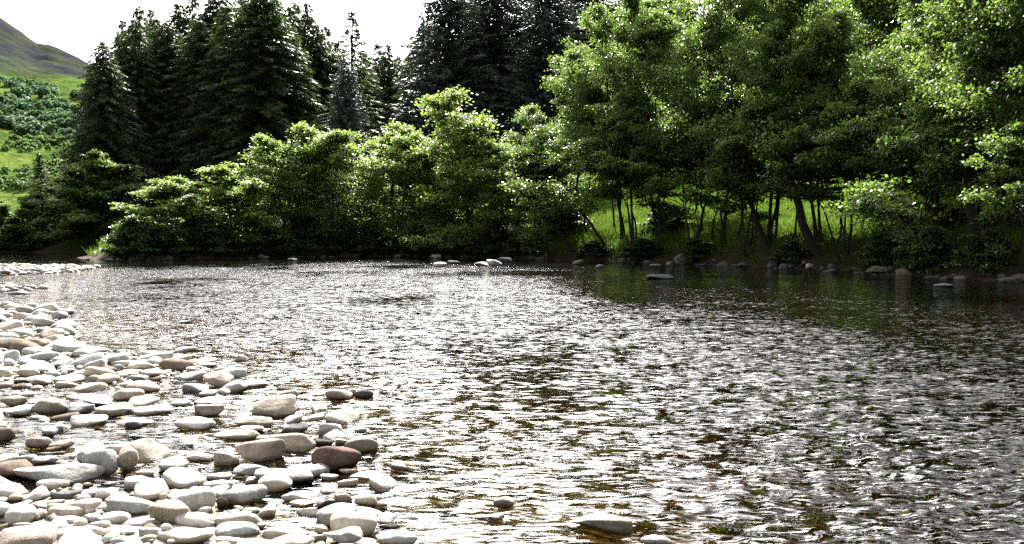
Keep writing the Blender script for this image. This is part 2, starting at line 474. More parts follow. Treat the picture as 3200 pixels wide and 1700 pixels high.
# ------------------------------------------------------------------ plant builders
def tube(pts, rad, n=5):
    pts = np.asarray(pts, float); m = len(pts)
    d = np.gradient(pts, axis=0); d /= np.linalg.norm(d, axis=1)[:, None] + 1e-9
    ref = np.array([1.0, 0.0, 0.0]) if abs(d[:, 0]).mean() < 0.7 else np.array([0, 0, 1.0])
    a = np.cross(d, ref); a /= np.linalg.norm(a, axis=1)[:, None] + 1e-9
    b = np.cross(d, a)
    ang = np.arange(n) * 2 * math.pi / n
    V = pts[:, None, :] + np.asarray(rad)[:, None, None] * (np.cos(ang)[None, :, None] * a[:, None, :] + np.sin(ang)[None, :, None] * b[:, None, :])
    i = np.arange(m * n).reshape(m, n)
    j = np.roll(i, -1, 1)
    Fc = np.stack([i[:-1].ravel(), j[:-1].ravel(), j[1:].ravel(), i[1:].ravel()], 1)
    return V.reshape(-1, 3), Fc

class Acc:
    def __init__(s): s.v, s.f, s.n = [], [], 0
    def add(s, V, Fc):
        s.v.append(V); s.f.append(Fc + s.n); s.n += len(V)
    def tube(s, pts, rad, n=5): s.add(*tube(pts, rad, n))
    def get(s): return np.concatenate(s.v), np.concatenate(s.f)

def leaf_quads(C, N, T, a, b):
    """diamond leaves at C with normals N, directions T, half length a, half width b"""
    T = T - N * (T * N).sum(1)[:, None]
    T /= np.linalg.norm(T, axis=1)[:, None] + 1e-9
    S = np.cross(N, T)
    a, b = a[:, None], b[:, None]
    V = np.stack([C - T * a, C + S * b - T * a * 0.1, C + T * a, C - S * b - T * a * 0.1], 1).reshape(-1, 3)
    return V, np.arange(len(C) * 4).reshape(-1, 4)

def unit(v): return v / (np.linalg.norm(v, axis=-1, keepdims=True) + 1e-9)

def broadleaf(seed, H, Rad, low, limbs=46, subs=7, per=62, leaf=0.085, stems=2, lean=0.12, rad0=0.2, flat=0.30, spray=0.5, bare=False):
    r = np.random.default_rng(seed)
    wood, tw = Acc(), Acc()
    cents, szs = [], []
    S = []
    for k in range(stems):
        base = np.array([r.normal(0, 0.25), r.normal(0, 0.2), -0.5]) if k else np.array([0, 0, -0.5])
        az = r.uniform(0, 6.28); ln = lean * H * r.uniform(0.5, 1.6)
        top = np.array([math.cos(az) * ln, math.sin(az) * ln, H * (0.93 if k == 0 else r.uniform(0.6, 0.85))])
        n = 10; tt = np.linspace(0, 1, n)[:, None]
        pts = base + (top - base) * tt + np.cumsum(r.normal(0, 0.011 * H, (n, 3)) * [1, 1, 0.2], 0) * (tt > 0)
        rr = rad0 * (1.0 if k == 0 else 0.7) * (1 - 0.88 * tt[:, 0]); rr[0] *= 1.5
        wood.tube(pts, rr, 7); S.append((pts, rr))
    for i in range(limbs):
        pts, rr = S[i % stems]
        tt = low + (1 - low) * ((i + r.random()) / limbs) ** 0.85
        f = min(tt, 0.995) * (len(pts) - 1); j = int(f); p0 = pts[j] + (pts[min(j + 1, len(pts) - 1)] - pts[j]) * (f - j)
        q = (tt - low) / (1 - low)
        prof = (0.62 + 0.45 * math.sin(math.pi * min(1, q * 0.9 + 0.12))) * (1 - 0.62 * q ** 2.2)
        L = Rad * prof * r.uniform(0.65, 1.12)
        az = i * 2.399 + r.normal(0, 0.5); el = R(r.uniform(2, 32) + 38 * q)
        d = np.array([math.cos(az) * math.cos(el), math.sin(az) * math.cos(el), math.sin(el)])
        n = 6; uu = np.linspace(0, 1, n)[:, None]
        lp = p0 + d * L * uu + np.array([0, 0, -0.16 * L]) * uu ** 2 + np.cumsum(r.normal(0, 0.035 * L, (n, 3)), 0) * (uu > 0)
        r0 = 0.3 * rr[j] + 0.02
        wood.tube(lp, r0 * (1 - 0.8 * uu[:, 0]), 5)
        for s in range(subs):
            u = 0.25 + 0.75 * (s + r.random()) / subs
            f = u * (n - 1); j2 = min(int(f), n - 2); sp = lp[j2] + (lp[j2 + 1] - lp[j2]) * (f - j2)
            side = np.cross(d, [0, 0, 1.0]) * r.choice([-1, 1]) * r.uniform(0.3, 1.2)
            sd = unit(d * r.uniform(0.4, 1.0) + side + np.array([0, 0, r.normal(0.12, 0.3)]))
            sl = L * r.uniform(0.18, 0.36) * (1.15 - 0.4 * u)
            ep = sp + sd * sl
            mid = (sp + ep) / 2 + r.normal(0, 0.06 * sl + .01, 3)
            (tw if bare else wood).tube(np.array([sp, mid, ep]), np.array([0.25, 0.16, 0.06]) * r0 + 0.006, 3)
            cents += [ep, mid]; szs += [spray * r.uniform(0.7, 1.3), spray * r.uniform(0.5, 0.9)]
        cents.append(lp[-1]); szs.append(spray)
    C = np.repeat(np.array(cents), per, 0); Z = np.repeat(np.array(szs), per)
    n = len(C)
    off = r.normal(0, 1, (n, 3)) * np.stack([Z, Z, Z * flat], 1) * 0.62
    C = C + off; C[:, 2] -= 0.12 * (off[:, 0] ** 2 + off[:, 1] ** 2)
    N = unit(np.array([0, 0, 0.9]) + r.normal(0, 0.55, (n, 3)))
    T = unit(r.normal(0, 1, (n, 3)))
    a = leaf * r.uniform(0.7, 1.35, n)
    V, Fc = leaf_quads(C, N, T, a, a * 0.74)
    return wood.get(), (V, Fc), (tw.get() if bare else None)

def conifer(seed, H, Rad, droop=0.35, step=0.55, per=7, up=0.0, low=0.05, needle=0.30, power=0.85, gaps=0.0, hang=0.6):
    r = np.random.default_rng(seed)
    wood = Acc()
    z = np.linspace(-0.8, H, 14)
    wood.tube(np.stack([r.normal(0, 0.04, 14), r.normal(0, 0.04, 14), z], 1), 0.014 * H * (1 - 0.97 * np.linspace(0, 1, 14) ** 1.0) + 0.01, 7)
    Cs, Ts, As, Ns = [], [], [], []
    zl = low * H
    while zl < H - 0.2:
        q = zl / H
        Lmax = Rad * (1 - q) ** power * (0.8 + 0.2 * sstep(0, 0.22, q))
        Lmax = max(Lmax, 0.18)
        k = max(4, int(per * (0.6 + 0.5 * (1 - q))))
        az0 = r.uniform(0, 6.28)
        for b in range(k):
            if r.random() < gaps: continue
            az = az0 + b * 6.283 / k + r.normal(0, 0.18)
            L = Lmax * r.uniform(0.62, 1.12)
            dh = np.array([math.cos(az), math.sin(az), 0]); sd = np.array([-dh[1], dh[0], 0])
            n = max(3, int(L / 0.24)); u = ((np.arange(n) + r.random(n)) / n) ** 0.72
            zc = zl + r.normal(0, 0.12) - droop * L * (u ** 1.3) + up * L * u ** 3
            P = dh * (u * L)[:, None]; P[:, 2] += zc
            if L > 0.8:
                uu = np.array([0, 0.5, 1.0])
                bp = dh * (uu * L * 0.9)[:, None]; bp[:, 2] += zl - droop * L * uu ** 1.3 + up * L * uu ** 3
                wood.tube(bp, np.array([0.035, 0.022, 0.008]) * (0.4 + L / 4), 3)
            for sgn in (-1, 1, 0, 0, 0):
                m = n
                w = (0.16 + 0.22 * L * (1 - u)) * r.uniform(0.5, 1.2, m)
                if sgn:
                    T = dh * 0.75 + sd * sgn * r.uniform(0.5, 1.0, m)[:, None] + np.array([0, 0, -1.0]) * (hang * r.uniform(0, 0.8, m))[:, None]
                else:
                    T = dh * r.uniform(0.2, 1, m)[:, None] + np.array([0, 0, -1.0]) * (hang * r.uniform(0.3, 1.6, m))[:, None] + sd * r.normal(0, 0.35, m)[:, None]
                T = unit(T); A = (needle * 0.6 + 0.5 * w) * r.uniform(0.6, 1.1, m)
                Cs.append(P + T * (A * 0.9)[:, None] + r.normal(0, 0.05, (m, 3))); Ts.append(T); As.append(A)
        zl += step * r.uniform(0.6, 1.3) * (1.0 if q < 0.8 else 0.7)
    C, T, A = np.concatenate(Cs), np.concatenate(Ts), np.concatenate(As)
    n = len(C)
    N = unit(np.array([0, 0, 0.6]) + r.normal(0, 0.6, (n, 3)))
    N = unit(N - T * (N * T).sum(1)[:, None])
    V, Fc = leaf_quads(C, N, T, A, 0.035 + 0.125 * A * r.uniform(0.6, 1.2, n))
    return wood.get(), (V, Fc)

def plant_meshes(name, leafmat, res):
    wood, lv = res[0], res[1]
    md = dict(trunk=mesh_data(name + "_trunk", wood[0], wood[1], M["bark"], True), crown=mesh_data(name + "_crown", lv[0], lv[1], M[leafmat]))
    if len(res) > 2 and res[2] is not None:
        md["bare_branch"] = mesh_data(name + "_bare_branch", res[2][0], res[2][1], M["bare_twig"], True)
    return md

def plant(name, md, label, cat, group, x, y, sc, rz=0.0, z=None, tilt=(0, 0)):
    z = gz(x, y) if z is None else z
    o = empty(name, (x, y, z), rz, sc)
    o.rotation_euler = (tilt[0], tilt[1], rz)
    tag(o, label, cat, group)
    for k, me in md.items(): child(k, me, o)
    return o

def bank_y(px, off):
    """distance at which the view line of a photo column meets the far bank's toe, plus off metres inland"""
    lo, hi = 15.0, 110.0
    tx = (px - 1600) / F_PX
    ys = np.linspace(lo, hi, 1500)
    _, sb, _ = zones(tx * ys, ys)
    k = np.argmax(sb > off)
    return float(ys[k]) if sb.max() > off else 90.0
# ------------------------------------------------------------------ spruces
NOR = [plant_meshes("spruce", "spruce_needle", conifer(100 + i, 30, (8.2, 7.2, 8.0, 7.0)[i], droop=(0.42, 0.5, 0.34, 0.45)[i], step=0.55, per=10, low=0.03, needle=0.36, hang=(0.9, 1.1, 0.8, 1.0)[i], power=(0.62, 0.58, 0.72, 0.66)[i], gaps=0.03)) for i in range(4)]
SIT = [plant_meshes("sitka_spruce", "sitka_needle", conifer(200 + i, 32, (9.0, 9.8)[i], droop=0.30, up=0.16, step=0.52, per=10, low=0.05, hang=0.5, power=0.5, gaps=0.08)) for i in range(2)]
THIN = plant_meshes("thin_spruce", "spruce_needle", conifer(300, 30, 4.6, droop=0.3, step=0.55, per=8, low=0.10, hang=0.7, power=0.8, gaps=0.15))

GS = "dark spruces in the stand behind the river"
# (photo column, top row, distance, width factor, mesh, label)
SPRUCES = [
 (338, 124, 102, 1.08, 0, "outermost dark spruce at the hill end of the stand, branches hanging to its foot"),
 (300, 201, 110, 0.74, 2, "short spruce peeping out on the hill side of the outermost big spruce"),
 (401, 62, 118, 0.78, 1, "slender spruce top rising between the outermost spruce and the broad cone shaped one"),
 (452, 14, 128, 0.98, 2, "pointed spruce standing behind the broad cone shaped spruce near the hill end"),
 (440, 58, 112, 1.12, 3, "broad cone shaped dark spruce at the front of the hill end of the stand"),
 (489, 28, 136, 0.78, 1, "thin spike of a spruce just right of the broad cone shaped one"),
 (535, 64, 118, 1.28, 0, "rounded dark spruce in front, fourth large crown in from the hill end"),
 (574, 8, 126, 1.22, 3, "tall blunt topped spruce in the middle of the left stand"),
 (617, -20, 130, 1.04, 2, "spruce with a ragged top just touching the upper edge, beside the blunt topped one"),
 (640, 66, 114, 1.34, 1, "front spruce over the pale flashes of light low in the left stand"),
 (700, -44, 122, 1.22, 0, "spruce reaching out of view above the gap between the two front crowns"),
 (762, -42, 133, 0.98, 2, "sparse spruce behind the brownish green front spruce, trunk showing at its top"),
 (720, 16, 111, 1.28, 3, "dark front spruce immediately left of the brownish green one"),
 (828, -59, 110, 1.52, 1, "big brownish green spruce at the front, the broadest of the left stand"),
 (872, -34, 128, 1.10, 2, "open topped spruce rising behind the broadest front spruce"),
 (900, 56, 114, 1.16, 0, "lighter edged spruce on the sky gap side of the broadest front spruce"),
 (934, -2, 135, 0.98, 2, "narrow pointed spruce left of the twin thin spires at the sky gap"),
 (970, 6, 129, 0.98, 3, "narrow dark spruce, the right one of two points beside the sky gap"),
 (1028, 74, 138, 0.92, 2, "small dark spire just left of the bare topped spruce in the sky gap"),
 (1188, 128, 140, 1.04, 2, "dark spire standing at the middle of the sky gap's lower edge"),
 (1216, 136, 136, 1.04, 3, "second dark spire right of the bare topped spruce, under the sky gap"),
 (1248, 168, 142, 0.98, 0, "small spruce point low under the sky gap, third from the bare topped one"),
 (1281, 174, 144, 1.04, 2, "lowest small spruce point under the sky gap beside the tall blue spruces"),
 (1165, 256, 127, 1.10, 1, "dark spruce filling the shade right of the silvery spruce"),
 (1270, 296, 128, 1.10, 0, "dark spruce in shade below the sky gap, right above the round alder crowns"),
 (950, 236, 122, 1.10, 3, "dark spruce in shade left of the silvery spruce"),
]
SITKAS = [
 (1405, -70, 114, 1.15, 0, "tall blue grey spruce whose ragged left edge borders the sky gap"),
 (1545, -110, 120, 1.15, 1, "blue grey spruce next in from the one bordering the sky gap"),
 (1715, -90, 110, 1.20, 0, "blue grey spruce stretching long level boughs out above the round alders"),
 (1850, -110, 122, 1.10, 1, "dim blue grey spruce almost hidden where the tall alders meet the spruces"),
]
SHIFT = [
 (2140, -30, 108, 1.2, 1), (2370, -30, 112, 1.2, 0), (2560, -30, 104, 1.2, 2), (2740, -30, 110, 1.2, 3),
 (2890, -30, 106, 1.2, 1), (3060, -30, 110, 1.2, 0), (3230, -30, 107, 1.2, 2)]
rr_ = random.Random(4)
def put_conifer(name, md, H0, px, top, Y, wf, label, cat, group):
    x = (px - 1600) / F_PX * Y
    z = gz(x, Y)
    _, zt = at_dist(px, top, Y)
    s = (zt - z) / H0
    w = s * wf * 1.12 if s < 1.3 else (1.4 * wf)
    return plant(name, md, label, cat, group, x, Y, (w, w, s), rr_.uniform(0, 6.28), z)
for px, top, Y, wf, k, lab in SPRUCES:
    put_conifer("spruce_tree", NOR[k], 30, px, top, Y, wf, lab, "spruce", GS)
for px, top, Y, wf, k, lab in SITKAS:
    put_conifer("blue_spruce", SIT[k], 32, px, top, Y, wf, lab, "spruce", "blue grey spruces behind the alders")
put_conifer("silvery_spruce", SIT[1], 32, 1085, 165, 84, 0.62, "silvery grey spruce with a full skirt of branches standing before the dark ones", "spruce", GS)
put_conifer("bare_topped_spruce", THIN, 30, 1107, 26, 100, 1.5, "lone tall spruce with a thin open top standing up in the sky gap", "spruce", GS)
for px, top, Y, wf, k in SHIFT:
    put_conifer("spruce_tree", NOR[k], 30, px, top, Y, wf, "shaded spruce in the dark row behind the alders at the back of the meadow", "spruce", "shaded spruces behind the meadow")
for px, top, Y in [(505, 60, 122), (668, 5, 120), (795, -30, 124), (858, -20, 122), (918, 10, 124), (1000, 70, 126), (1062, 120, 128), (1140, 150, 128), (395, 105, 112)]:
    put_conifer("spruce_tree", NOR[px % 4], 30, px, top, Y, 1.0, "spruce filling a gap deep in the left stand, mostly hidden by nearer spruces", "spruce", GS)
for px, top, Y in [(1330, 60, 128), (1470, -60, 130), (1640, -80, 126), (1790, -60, 128), (1960, -90, 120), (2060, -120, 112)]:
    put_conifer("spruce_tree", NOR[1], 30, px, top, Y, 1.2, "dark spruce deep in the shade behind the blue grey spruces", "spruce", "dark spruces behind the blue grey ones")
LARCH = plant_meshes("larch", "larch_needle", conifer(400, 14, 3.6, droop=0.15, step=0.45, per=9, low=0.08, hang=0.9, power=0.8, gaps=0.05))
put_conifer("larch_tree", LARCH, 14, 132, 478, 112, 1.0, "small soft green larch standing alone before the sunny hill foot", "larch", None)

# ------------------------------------------------------------------ alders and bank trees
BIG = [plant_meshes("alder", "alder_leaf", broadleaf(11 + i, 17, (5.9, 5.6, 6.2, 5.8)[i], (0.24, 0.27, 0.25, 0.22)[i], limbs=64, subs=7, per=48, leaf=0.096, stems=(2, 3, 4, 3)[i], lean=(0.07, 0.10, 0.09, 0.11)[i], rad0=0.155, spray=0.75)) for i in range(4)]
MID = [plant_meshes("round_alder", "bright_leaf", broadleaf(31 + i, 14, (5.6, 5.2, 5.0)[i], (0.03, 0.05, 0.02)[i], limbs=60, subs=9, per=34, leaf=0.115, stems=(3, 2, 3)[i], lean=(0.12, 0.14, 0.10)[i], rad0=0.17, spray=0.8, flat=0.42)) for i in range(3)]
HANG = [plant_meshes("hanging_alder", "alder_leaf", broadleaf(81 + i, 10, 4.0, 0.42, limbs=46, subs=6, per=46, leaf=0.10, stems=3, lean=0.22, rad0=0.12, spray=0.55)) for i in range(2)]
LOW = plant_meshes("dense_tree", "alder_leaf", broadleaf(51, 9, 4.2, 0.03, limbs=60, subs=6, per=55, leaf=0.12, stems=4, lean=0.10, rad0=0.13, spray=0.6))
TWIG = plant_meshes("bare_alder", "bright_leaf", broadleaf(52, 9, 4.6, 0.08, limbs=44, subs=6, per=46, leaf=0.115, stems=3, lean=0.12, rad0=0.13, spray=0.6, flat=0.34))
DEADTOP = mesh_data("dead_limbs", *broadleaf(53, 9.4, 3.6, 0.72, limbs=16, subs=7, per=1, stems=1, rad0=0.07, bare=True)[2], M["bare_twig"], True)

GA = "alders along the far bank"
def put_broad(name, md, H0, R0, px, off, top, wpx, label, cat="alder", group=GA, rz=None, Y=None, tilt=(0, 0)):
    Y = Y or bank_y(px, off)
    x = (px - 1600) / F_PX * Y
    z = gz(x, Y)
    _, zt = at_dist(px, top, Y)
    s = (zt - z) / (H0 * 0.99)
    w = wpx / F_PX * Y / (2 * R0 * 0.92)
    return plant(name, md, label, cat, group, x, Y, (w, w, s), rr_.uniform(0, 6.28) if rz is None else rz, z, tilt)

put_broad("alder_tree", MID[1], 14, 5.2, 1018, 2.0, 385, 300, "alder with a loose pointed crown in front of the silvery spruce")
put_broad("alder_tree", MID[0], 14, 5.6, 1235, 2.4, 378, 320, "wide low alder between the loose pointed one and the tallest round one")
put_broad("alder_tree", MID[2], 14, 5.0, 1470, 2.6, 292, 370, "bright round crowned alder topping the middle of the far bank")
put_broad("alder_tree", MID[0], 14, 5.6, 1360, 1.6, 420, 270, "alder tucked low against the left side of the bright round crowned one")
put_broad("alder_tree", MID[1], 14, 5.2, 1600, 2.0, 440, 270, "low alder over the undercut earth of the bank, leaves almost touching the water")
put_broad("alder_tree", BIG[2], 17, 6.2, 1680, 4.0, 310, 270, "alder whose crown starts the stepped rise towards the tall trees")
put_broad("alder_tree", BIG[0], 17, 6.2, 1800, 4.5, 150, 300, "alder on the second step of the rising crowns, a bare twig at its shoulder")
put_broad("alder_tree", BIG[1], 17, 6.2, 1945, 4.0, 25, 340, "first full height alder after the stepped crowns, top just under the upper edge")
put_broad("alder_tree", BIG[3], 17, 6.2, 2060, 2.8, -40, 400, "tall alder on a thick straight trunk at the start of the sunlit meadow")
put_broad("alder_tree", BIG[0], 17, 6.2, 2255, 2.6, -130, 430, "tall alder with a stout trunk splayed at the foot, in front of the meadow")
put_broad("alder_tree", BIG[2], 17, 6.2, 2400, 2.4, -150, 450, "alder forking into several stems from a dark stool at the water's edge")
put_broad("alder_tree", BIG[1], 17, 6.2, 2555, 2.6, -110, 440, "alder beside the strongly leaning trunk, crown full of glittering leaves")
put_broad("alder_tree", BIG[3], 17, 6.2, 2725, 12, -190, 470, "alder set back on the bright grass, trunk standing clear of the bank")
put_broad("alder_tree", BIG[0], 17, 6.2, 2915, 3.5, -230, 500, "alder over the low leafy sprays, shading the bank before the last forked tree")
put_broad("alder_tree", BIG[1], 17, 6.2, 3035, 3.0, -260, 480, "alder with a slightly leaning trunk next to the forked one")
put_broad("alder_tree", BIG[2], 17, 6.2, 3150, 3.2, -330, 540, "alder with a forked trunk close to the right end of the bank")
put_broad("alder_tree", BIG[3], 17, 6.2, 3290, 2.4, -380, 560, "last alder at the right end, its trunk at the edge of view")
for px, Y, top, wpx in [(2010, 97, -30, 360), (2130, 95, -30, 360), (2300, 93, -30, 380), (2480, 92, -30, 380), (2640, 89, -30, 400), (2800, 87, -30, 400), (2960, 85, -30, 420), (3120, 83, -30, 420), (3260, 81, -30, 440)]:
    put_broad("alder_tree", BIG[px % 4], 17, 6.2, px, 0, top, wpx, "shaded alder of the second row at the back of the meadow", "alder", "second row of alders behind the meadow", None, Y)
for px, off, top, wpx, lab in [(1985, 1.6, 330, 300, "low alder filling the gap left of the tall one on the thick straight trunk"), (2150, 1.5, 300, 320, "low alder hanging over the bank left of the stout splayed alder"),
     (2330, 1.3, 330, 300, "low alder hanging over the bank left of the forked stool"), (2640, 1.4, 300, 340, "low alder hanging over the largest grey bank boulder"),
     (2830, 1.6, 340, 320, "low alder over the low leafy sprays left of the big whitish block"), (3200, 1.2, 300, 340, "low alder hanging over the bank at the right edge of view")]:
    put_broad("alder_tree", HANG[(px // 10) % 2], 10, 4.0, px, off, top, wpx, lab)
for px, Y, lab in [(2880, 54, "tall alder added close behind to shade the one over the low leafy sprays"), (3050, 50, "tall alder added behind to shade the slightly leaning trunk and the forked one"), (3215, 47, "tall alder added behind to shade the last trees at the right end")]:
    put_broad("alder_tree", BIG[px % 4], 17, 6.2, px, 0, -330, 460, lab, "alder", GA, None, Y)  # extra trees, added to throw shade on the front crowns at the right
# smaller trees to the left
put_broad("dense_tree", LOW, 9, 4.2, 300, 2.2, 478, 290, "dense dark green tree on the point where the river bends away, leafy to the ground", "tree", "small trees on the left part of the bank")
put_broad("dense_tree", LOW, 9, 4.2, 215, 5.0, 610, 160, "rounded bushy tree on the shaded side of the river bend, against the dense dark tree", "tree", "small trees on the left part of the bank")
d = put_broad("bare_topped_alder", TWIG, 9, 4.6, 545, 2.6, 560, 290, "small alder with pale dead twigs standing out of its top", "alder", "small trees on the left part of the bank")
child("dead_branch", DEADTOP, d)
put_broad("small_alder", TWIG, 9, 4.6, 735, 2.4, 522, 320, "small spreading alder with light sprays of leaves, right of the dead twigged one", "alder", "small trees on the left part of the bank")
d = put_broad("alder_tree", MID[1], 14, 5.2, 905, 3.4, 430, 250, "alder with a few bare limbs on its left, next to the small spreading one")
child("dead_branch", DEADTOP, d).scale = (0.95, 0.95, 1.42)
put_broad("round_bush", LOW, 9, 4.2, 120, 1.0, 592, 120, "dark bush with sunlit top leaves beyond the river bend below the larch", "bush", None)
put_broad("round_bush", LOW, 9, 4.2, 5, 1.0, 630, 130, "green bush at the far left end of the water", "bush", None)
put_broad("round_bush", LOW, 9, 4.2, 60, 3.5, 660, 90, "small yellow green bush between the larch and the bush at the far left end", "bush", None)
TALLS = [(1760, 5, 640, 170, "dim leafy shrub among the thin stems over the undercut bank"), (2090, 6, 640, 150, "dim leafy shrub among the slim stems against the meadow"),
     (2860, 6, 650, 150, "dim leafy shrub behind the low leafy sprays"), (3010, 6, 650, 140, "dim leafy shrub behind the thick leaning stem"), (3150, 5, 650, 150, "dim leafy shrub at the right end behind the forked trunk")]
SHRUB = plant_meshes("shrub", "dark_leaf", broadleaf(71, 3.2, 2.2, 0.02, limbs=34, subs=5, per=42, leaf=0.10, stems=4, lean=0.15, rad0=0.05, spray=0.42))
for px, top, wpx, lab in [(390, 690, 130, "low dark shrub overhanging the water right of the dense dark tree"), (470, 700, 120, "low dark shrub between the ferns left of the dead twigged alder"),
     (620, 690, 140, "low dark shrub at the water under the gap after the dead twigged alder"), (700, 705, 120, "low shrub at the water left of the small spreading alder's stems"),
     (840, 680, 150, "low shrub at the water under the alder with bare limbs"), (950, 690, 130, "low shrub at the water left of the loose pointed alder"),
     (1090, 700, 120, "low shrub at the water right of the loose pointed alder"), (1170, 690, 130, "low shrub at the water left of the wide low alder's stems"),
     (1330, 690, 140, "low shrub at the water under the left side of the bright round alder"), (1430, 700, 130, "low shrub at the water under the middle of the bright round alder"),
     (1540, 690, 150, "low leafy shrub left of the undercut earth of the bank"), (1640, 715, 110, "low shrub on top of the undercut earth of the bank"),
     (1860, 755, 110, "low dark shrub at the water under the first full height alder"), (2010, 750, 130, "low dark shrub at the water left of the thick straight trunk"),
     (2180, 750, 110, "low dark shrub at the water between the thick straight trunk and the splayed one"), (2480, 755, 120, "low dark shrub between the forked stool and the leaning trunk"),
     (2770, 730, 150, "dark low shrub on the bank above the low grey rock"), (2900, 715, 150, "dark low shrub on the bank above the round pale rock"), (3090, 720, 170, "dark low shrub above the big whitish block")]:
    put_broad("bank_shrub", SHRUB, 3.2, 2.2, px, 1.0, top, wpx, lab, "shrub", "low shrubs along the far bank")
for px, off, top, wpx, lab in TALLS:
    put_broad("bank_shrub", SHRUB, 3.2, 2.2, px, off, top, wpx, lab, "shrub", "dim shrubs on the meadow edge")
# lone trunks seen against the meadow, each a young alder with a thin crown above
YOUNG = plant_meshes("young_alder", "alder_leaf", broadleaf(61, 11, 2.2, 0.55, limbs=22, subs=5, per=40, leaf=0.09, stems=1, lean=0.05, rad0=0.09, spray=0.5))
GY_ = "young alders behind the front row"
for px, off, top, lab in [(2075, 9, 330, "slim young alder stem against the meadow, first right of the thick straight trunk"),
                     (2128, 10, 320, "slim young alder stem against the meadow, second right of the thick straight trunk"),
                     (2160, 9, 300, "slim young alder stem against the meadow, third right of the thick straight trunk"),
                     (2203, 10, 340, "thin young alder just left of the stout splayed trunk"),
                     (2642, 5, 260, "slim upright young alder between the leaning trunk and the set back alder"),
                     (2690, 5.5, 230, "slim tilted young alder beside the upright slim one"),
                     (2230, 3.0, 420, "slim dark stem close left of the stout splayed alder at the bank edge"), (2300, 4.0, 400, "slim dark stem halfway between the stout splayed alder and the forked stool"),
                     (2335, 2.2, 430, "bent slim stem close left of the forked stool"), (2470, 3.0, 420, "slim dark stem just right of the forked stool"),
                     (2610, 2.4, 430, "slim dark stem right of the strongly leaning trunk"), (2770, 4.0, 380, "slim dark stem left of the low leafy sprays"),
                     (2840, 6.0, 360, "slim dark stem behind the low leafy sprays"), (2985, 2.5, 400, "slim dark stem beside the thick leaning stem"),
                     (3105, 3.5, 380, "slim dark stem left of the forked trunk"), (1985, 3.0, 430, "slim dark stem just left of the thick straight trunk"),
                     (1725, 3.0, 470, "slim dark stem over the undercut bank, right one of two"), (1690, 2.6, 480, "slim dark stem over the undercut bank, left one of two"),
                     (1842, 5, 330, "young alder stem half hidden under the first full height alder"),
                     (1925, 5, 300, "young alder stem in the shade left of the thick straight trunk")]:
    put_broad("young_alder", YOUNG, 11, 2.2, px, off, top, 170, lab, "alder", GY_)

# leaning trunks: separate fallen-over alders that reach across the view
def leaning(px0, py0, px1, py1, off, r0, label, dY=0.0):
    Y = bank_y(px0, off); x0 = (px0 - 1600) / F_PX * Y; z0 = gz(x0, Y) - 0.3
    x1, z1 = at_dist(px1, py1, Y + dY)
    o = empty("leaning_alder", (x0, Y, z0)); tag(o, label, "alder", "leaning alders on the far bank")
    r = np.random.default_rng(int(px0))
    tt = np.linspace(0, 1, 9)[:, None]
    end = np.array([x1 - x0, dY, z1 - z0]); L = np.linalg.norm(end)
    pts = end * tt + np.array([0, 0, 0.07 * L]) * np.sin(tt * math.pi) + np.cumsum(r.normal(0, 0.014 * L, (9, 3)), 0) * (tt > 0)
    A = Acc(); A.tube(pts, r0 * (1.25 - 0.95 * tt[:, 0]), 7)
    cents = []
    for k in range(16):
        u = r.uniform(0.45, 1.0); f = u * 8; j = min(int(f), 7); p = pts[j] + (pts[j + 1] - pts[j]) * (f - j)
        d = unit(r.normal(0, 1, 3) * [1, 0.8, 0.6] + unit(end) * 0.7); l = r.uniform(0.8, 2.0)
        A.tube(np.array([p, p + d * l * .5 + r.normal(0, .08, 3), p + d * l]), np.array([0.035, 0.025, 0.01]), 3)
        for q in (0.45, 0.75, 1.0): cents.append(p + d * l * q)
    C = np.repeat(np.array(cents), 42, 0); n = len(C)
    C = C + r.normal(0, 1, (n, 3)) * [0.38, 0.38, 0.13]
    a = 0.09 * r.uniform(0.7, 1.3, n)
    V, Fc = leaf_quads(C, unit(np.array([0, 0, .9]) + r.normal(0, .55, (n, 3))), unit(r.normal(0, 1, (n, 3))), a, a * .74)
    link_mesh("trunk", *A.get(), M["bark"], o, True); link_mesh("crown", V, Fc, M["alder_leaf"], o)
leaning(2562, 770, 2395, 440, 1.6, 0.24, "long alder trunk leaning steeply over towards the forked stool")
leaning(2395, 785, 2318, 560, 2.0, 0.17, "curved side stem leaning away left from the forked stool")
leaning(1800, 775, 1640, 590, 1.4, 0.13, "thin bent alder leaning left over the undercut bank", -1.5)
leaning(1745, 790, 1640, 735, 0.8, 0.10, "low branch like stem slanting down to the water by the undercut bank", -1.0)
leaning(1560, 770, 1330, 745, 1.0, 0.09, "low leafy stem reaching out almost level over the water", -3.0)
leaning(1900, 770, 1760, 600, 1.8, 0.12, "thin alder leaning left under the first full height crown", -0.5)
leaning(2950, 740, 2700, 640, 2.0, 0.12, "low leafy stem arching left over the bank before the large pale rock", -3.0)
leaning(3040, 725, 2985, 480, 2.2, 0.22, "thick leaning stem close beside the forked tree at the right", 0.0)

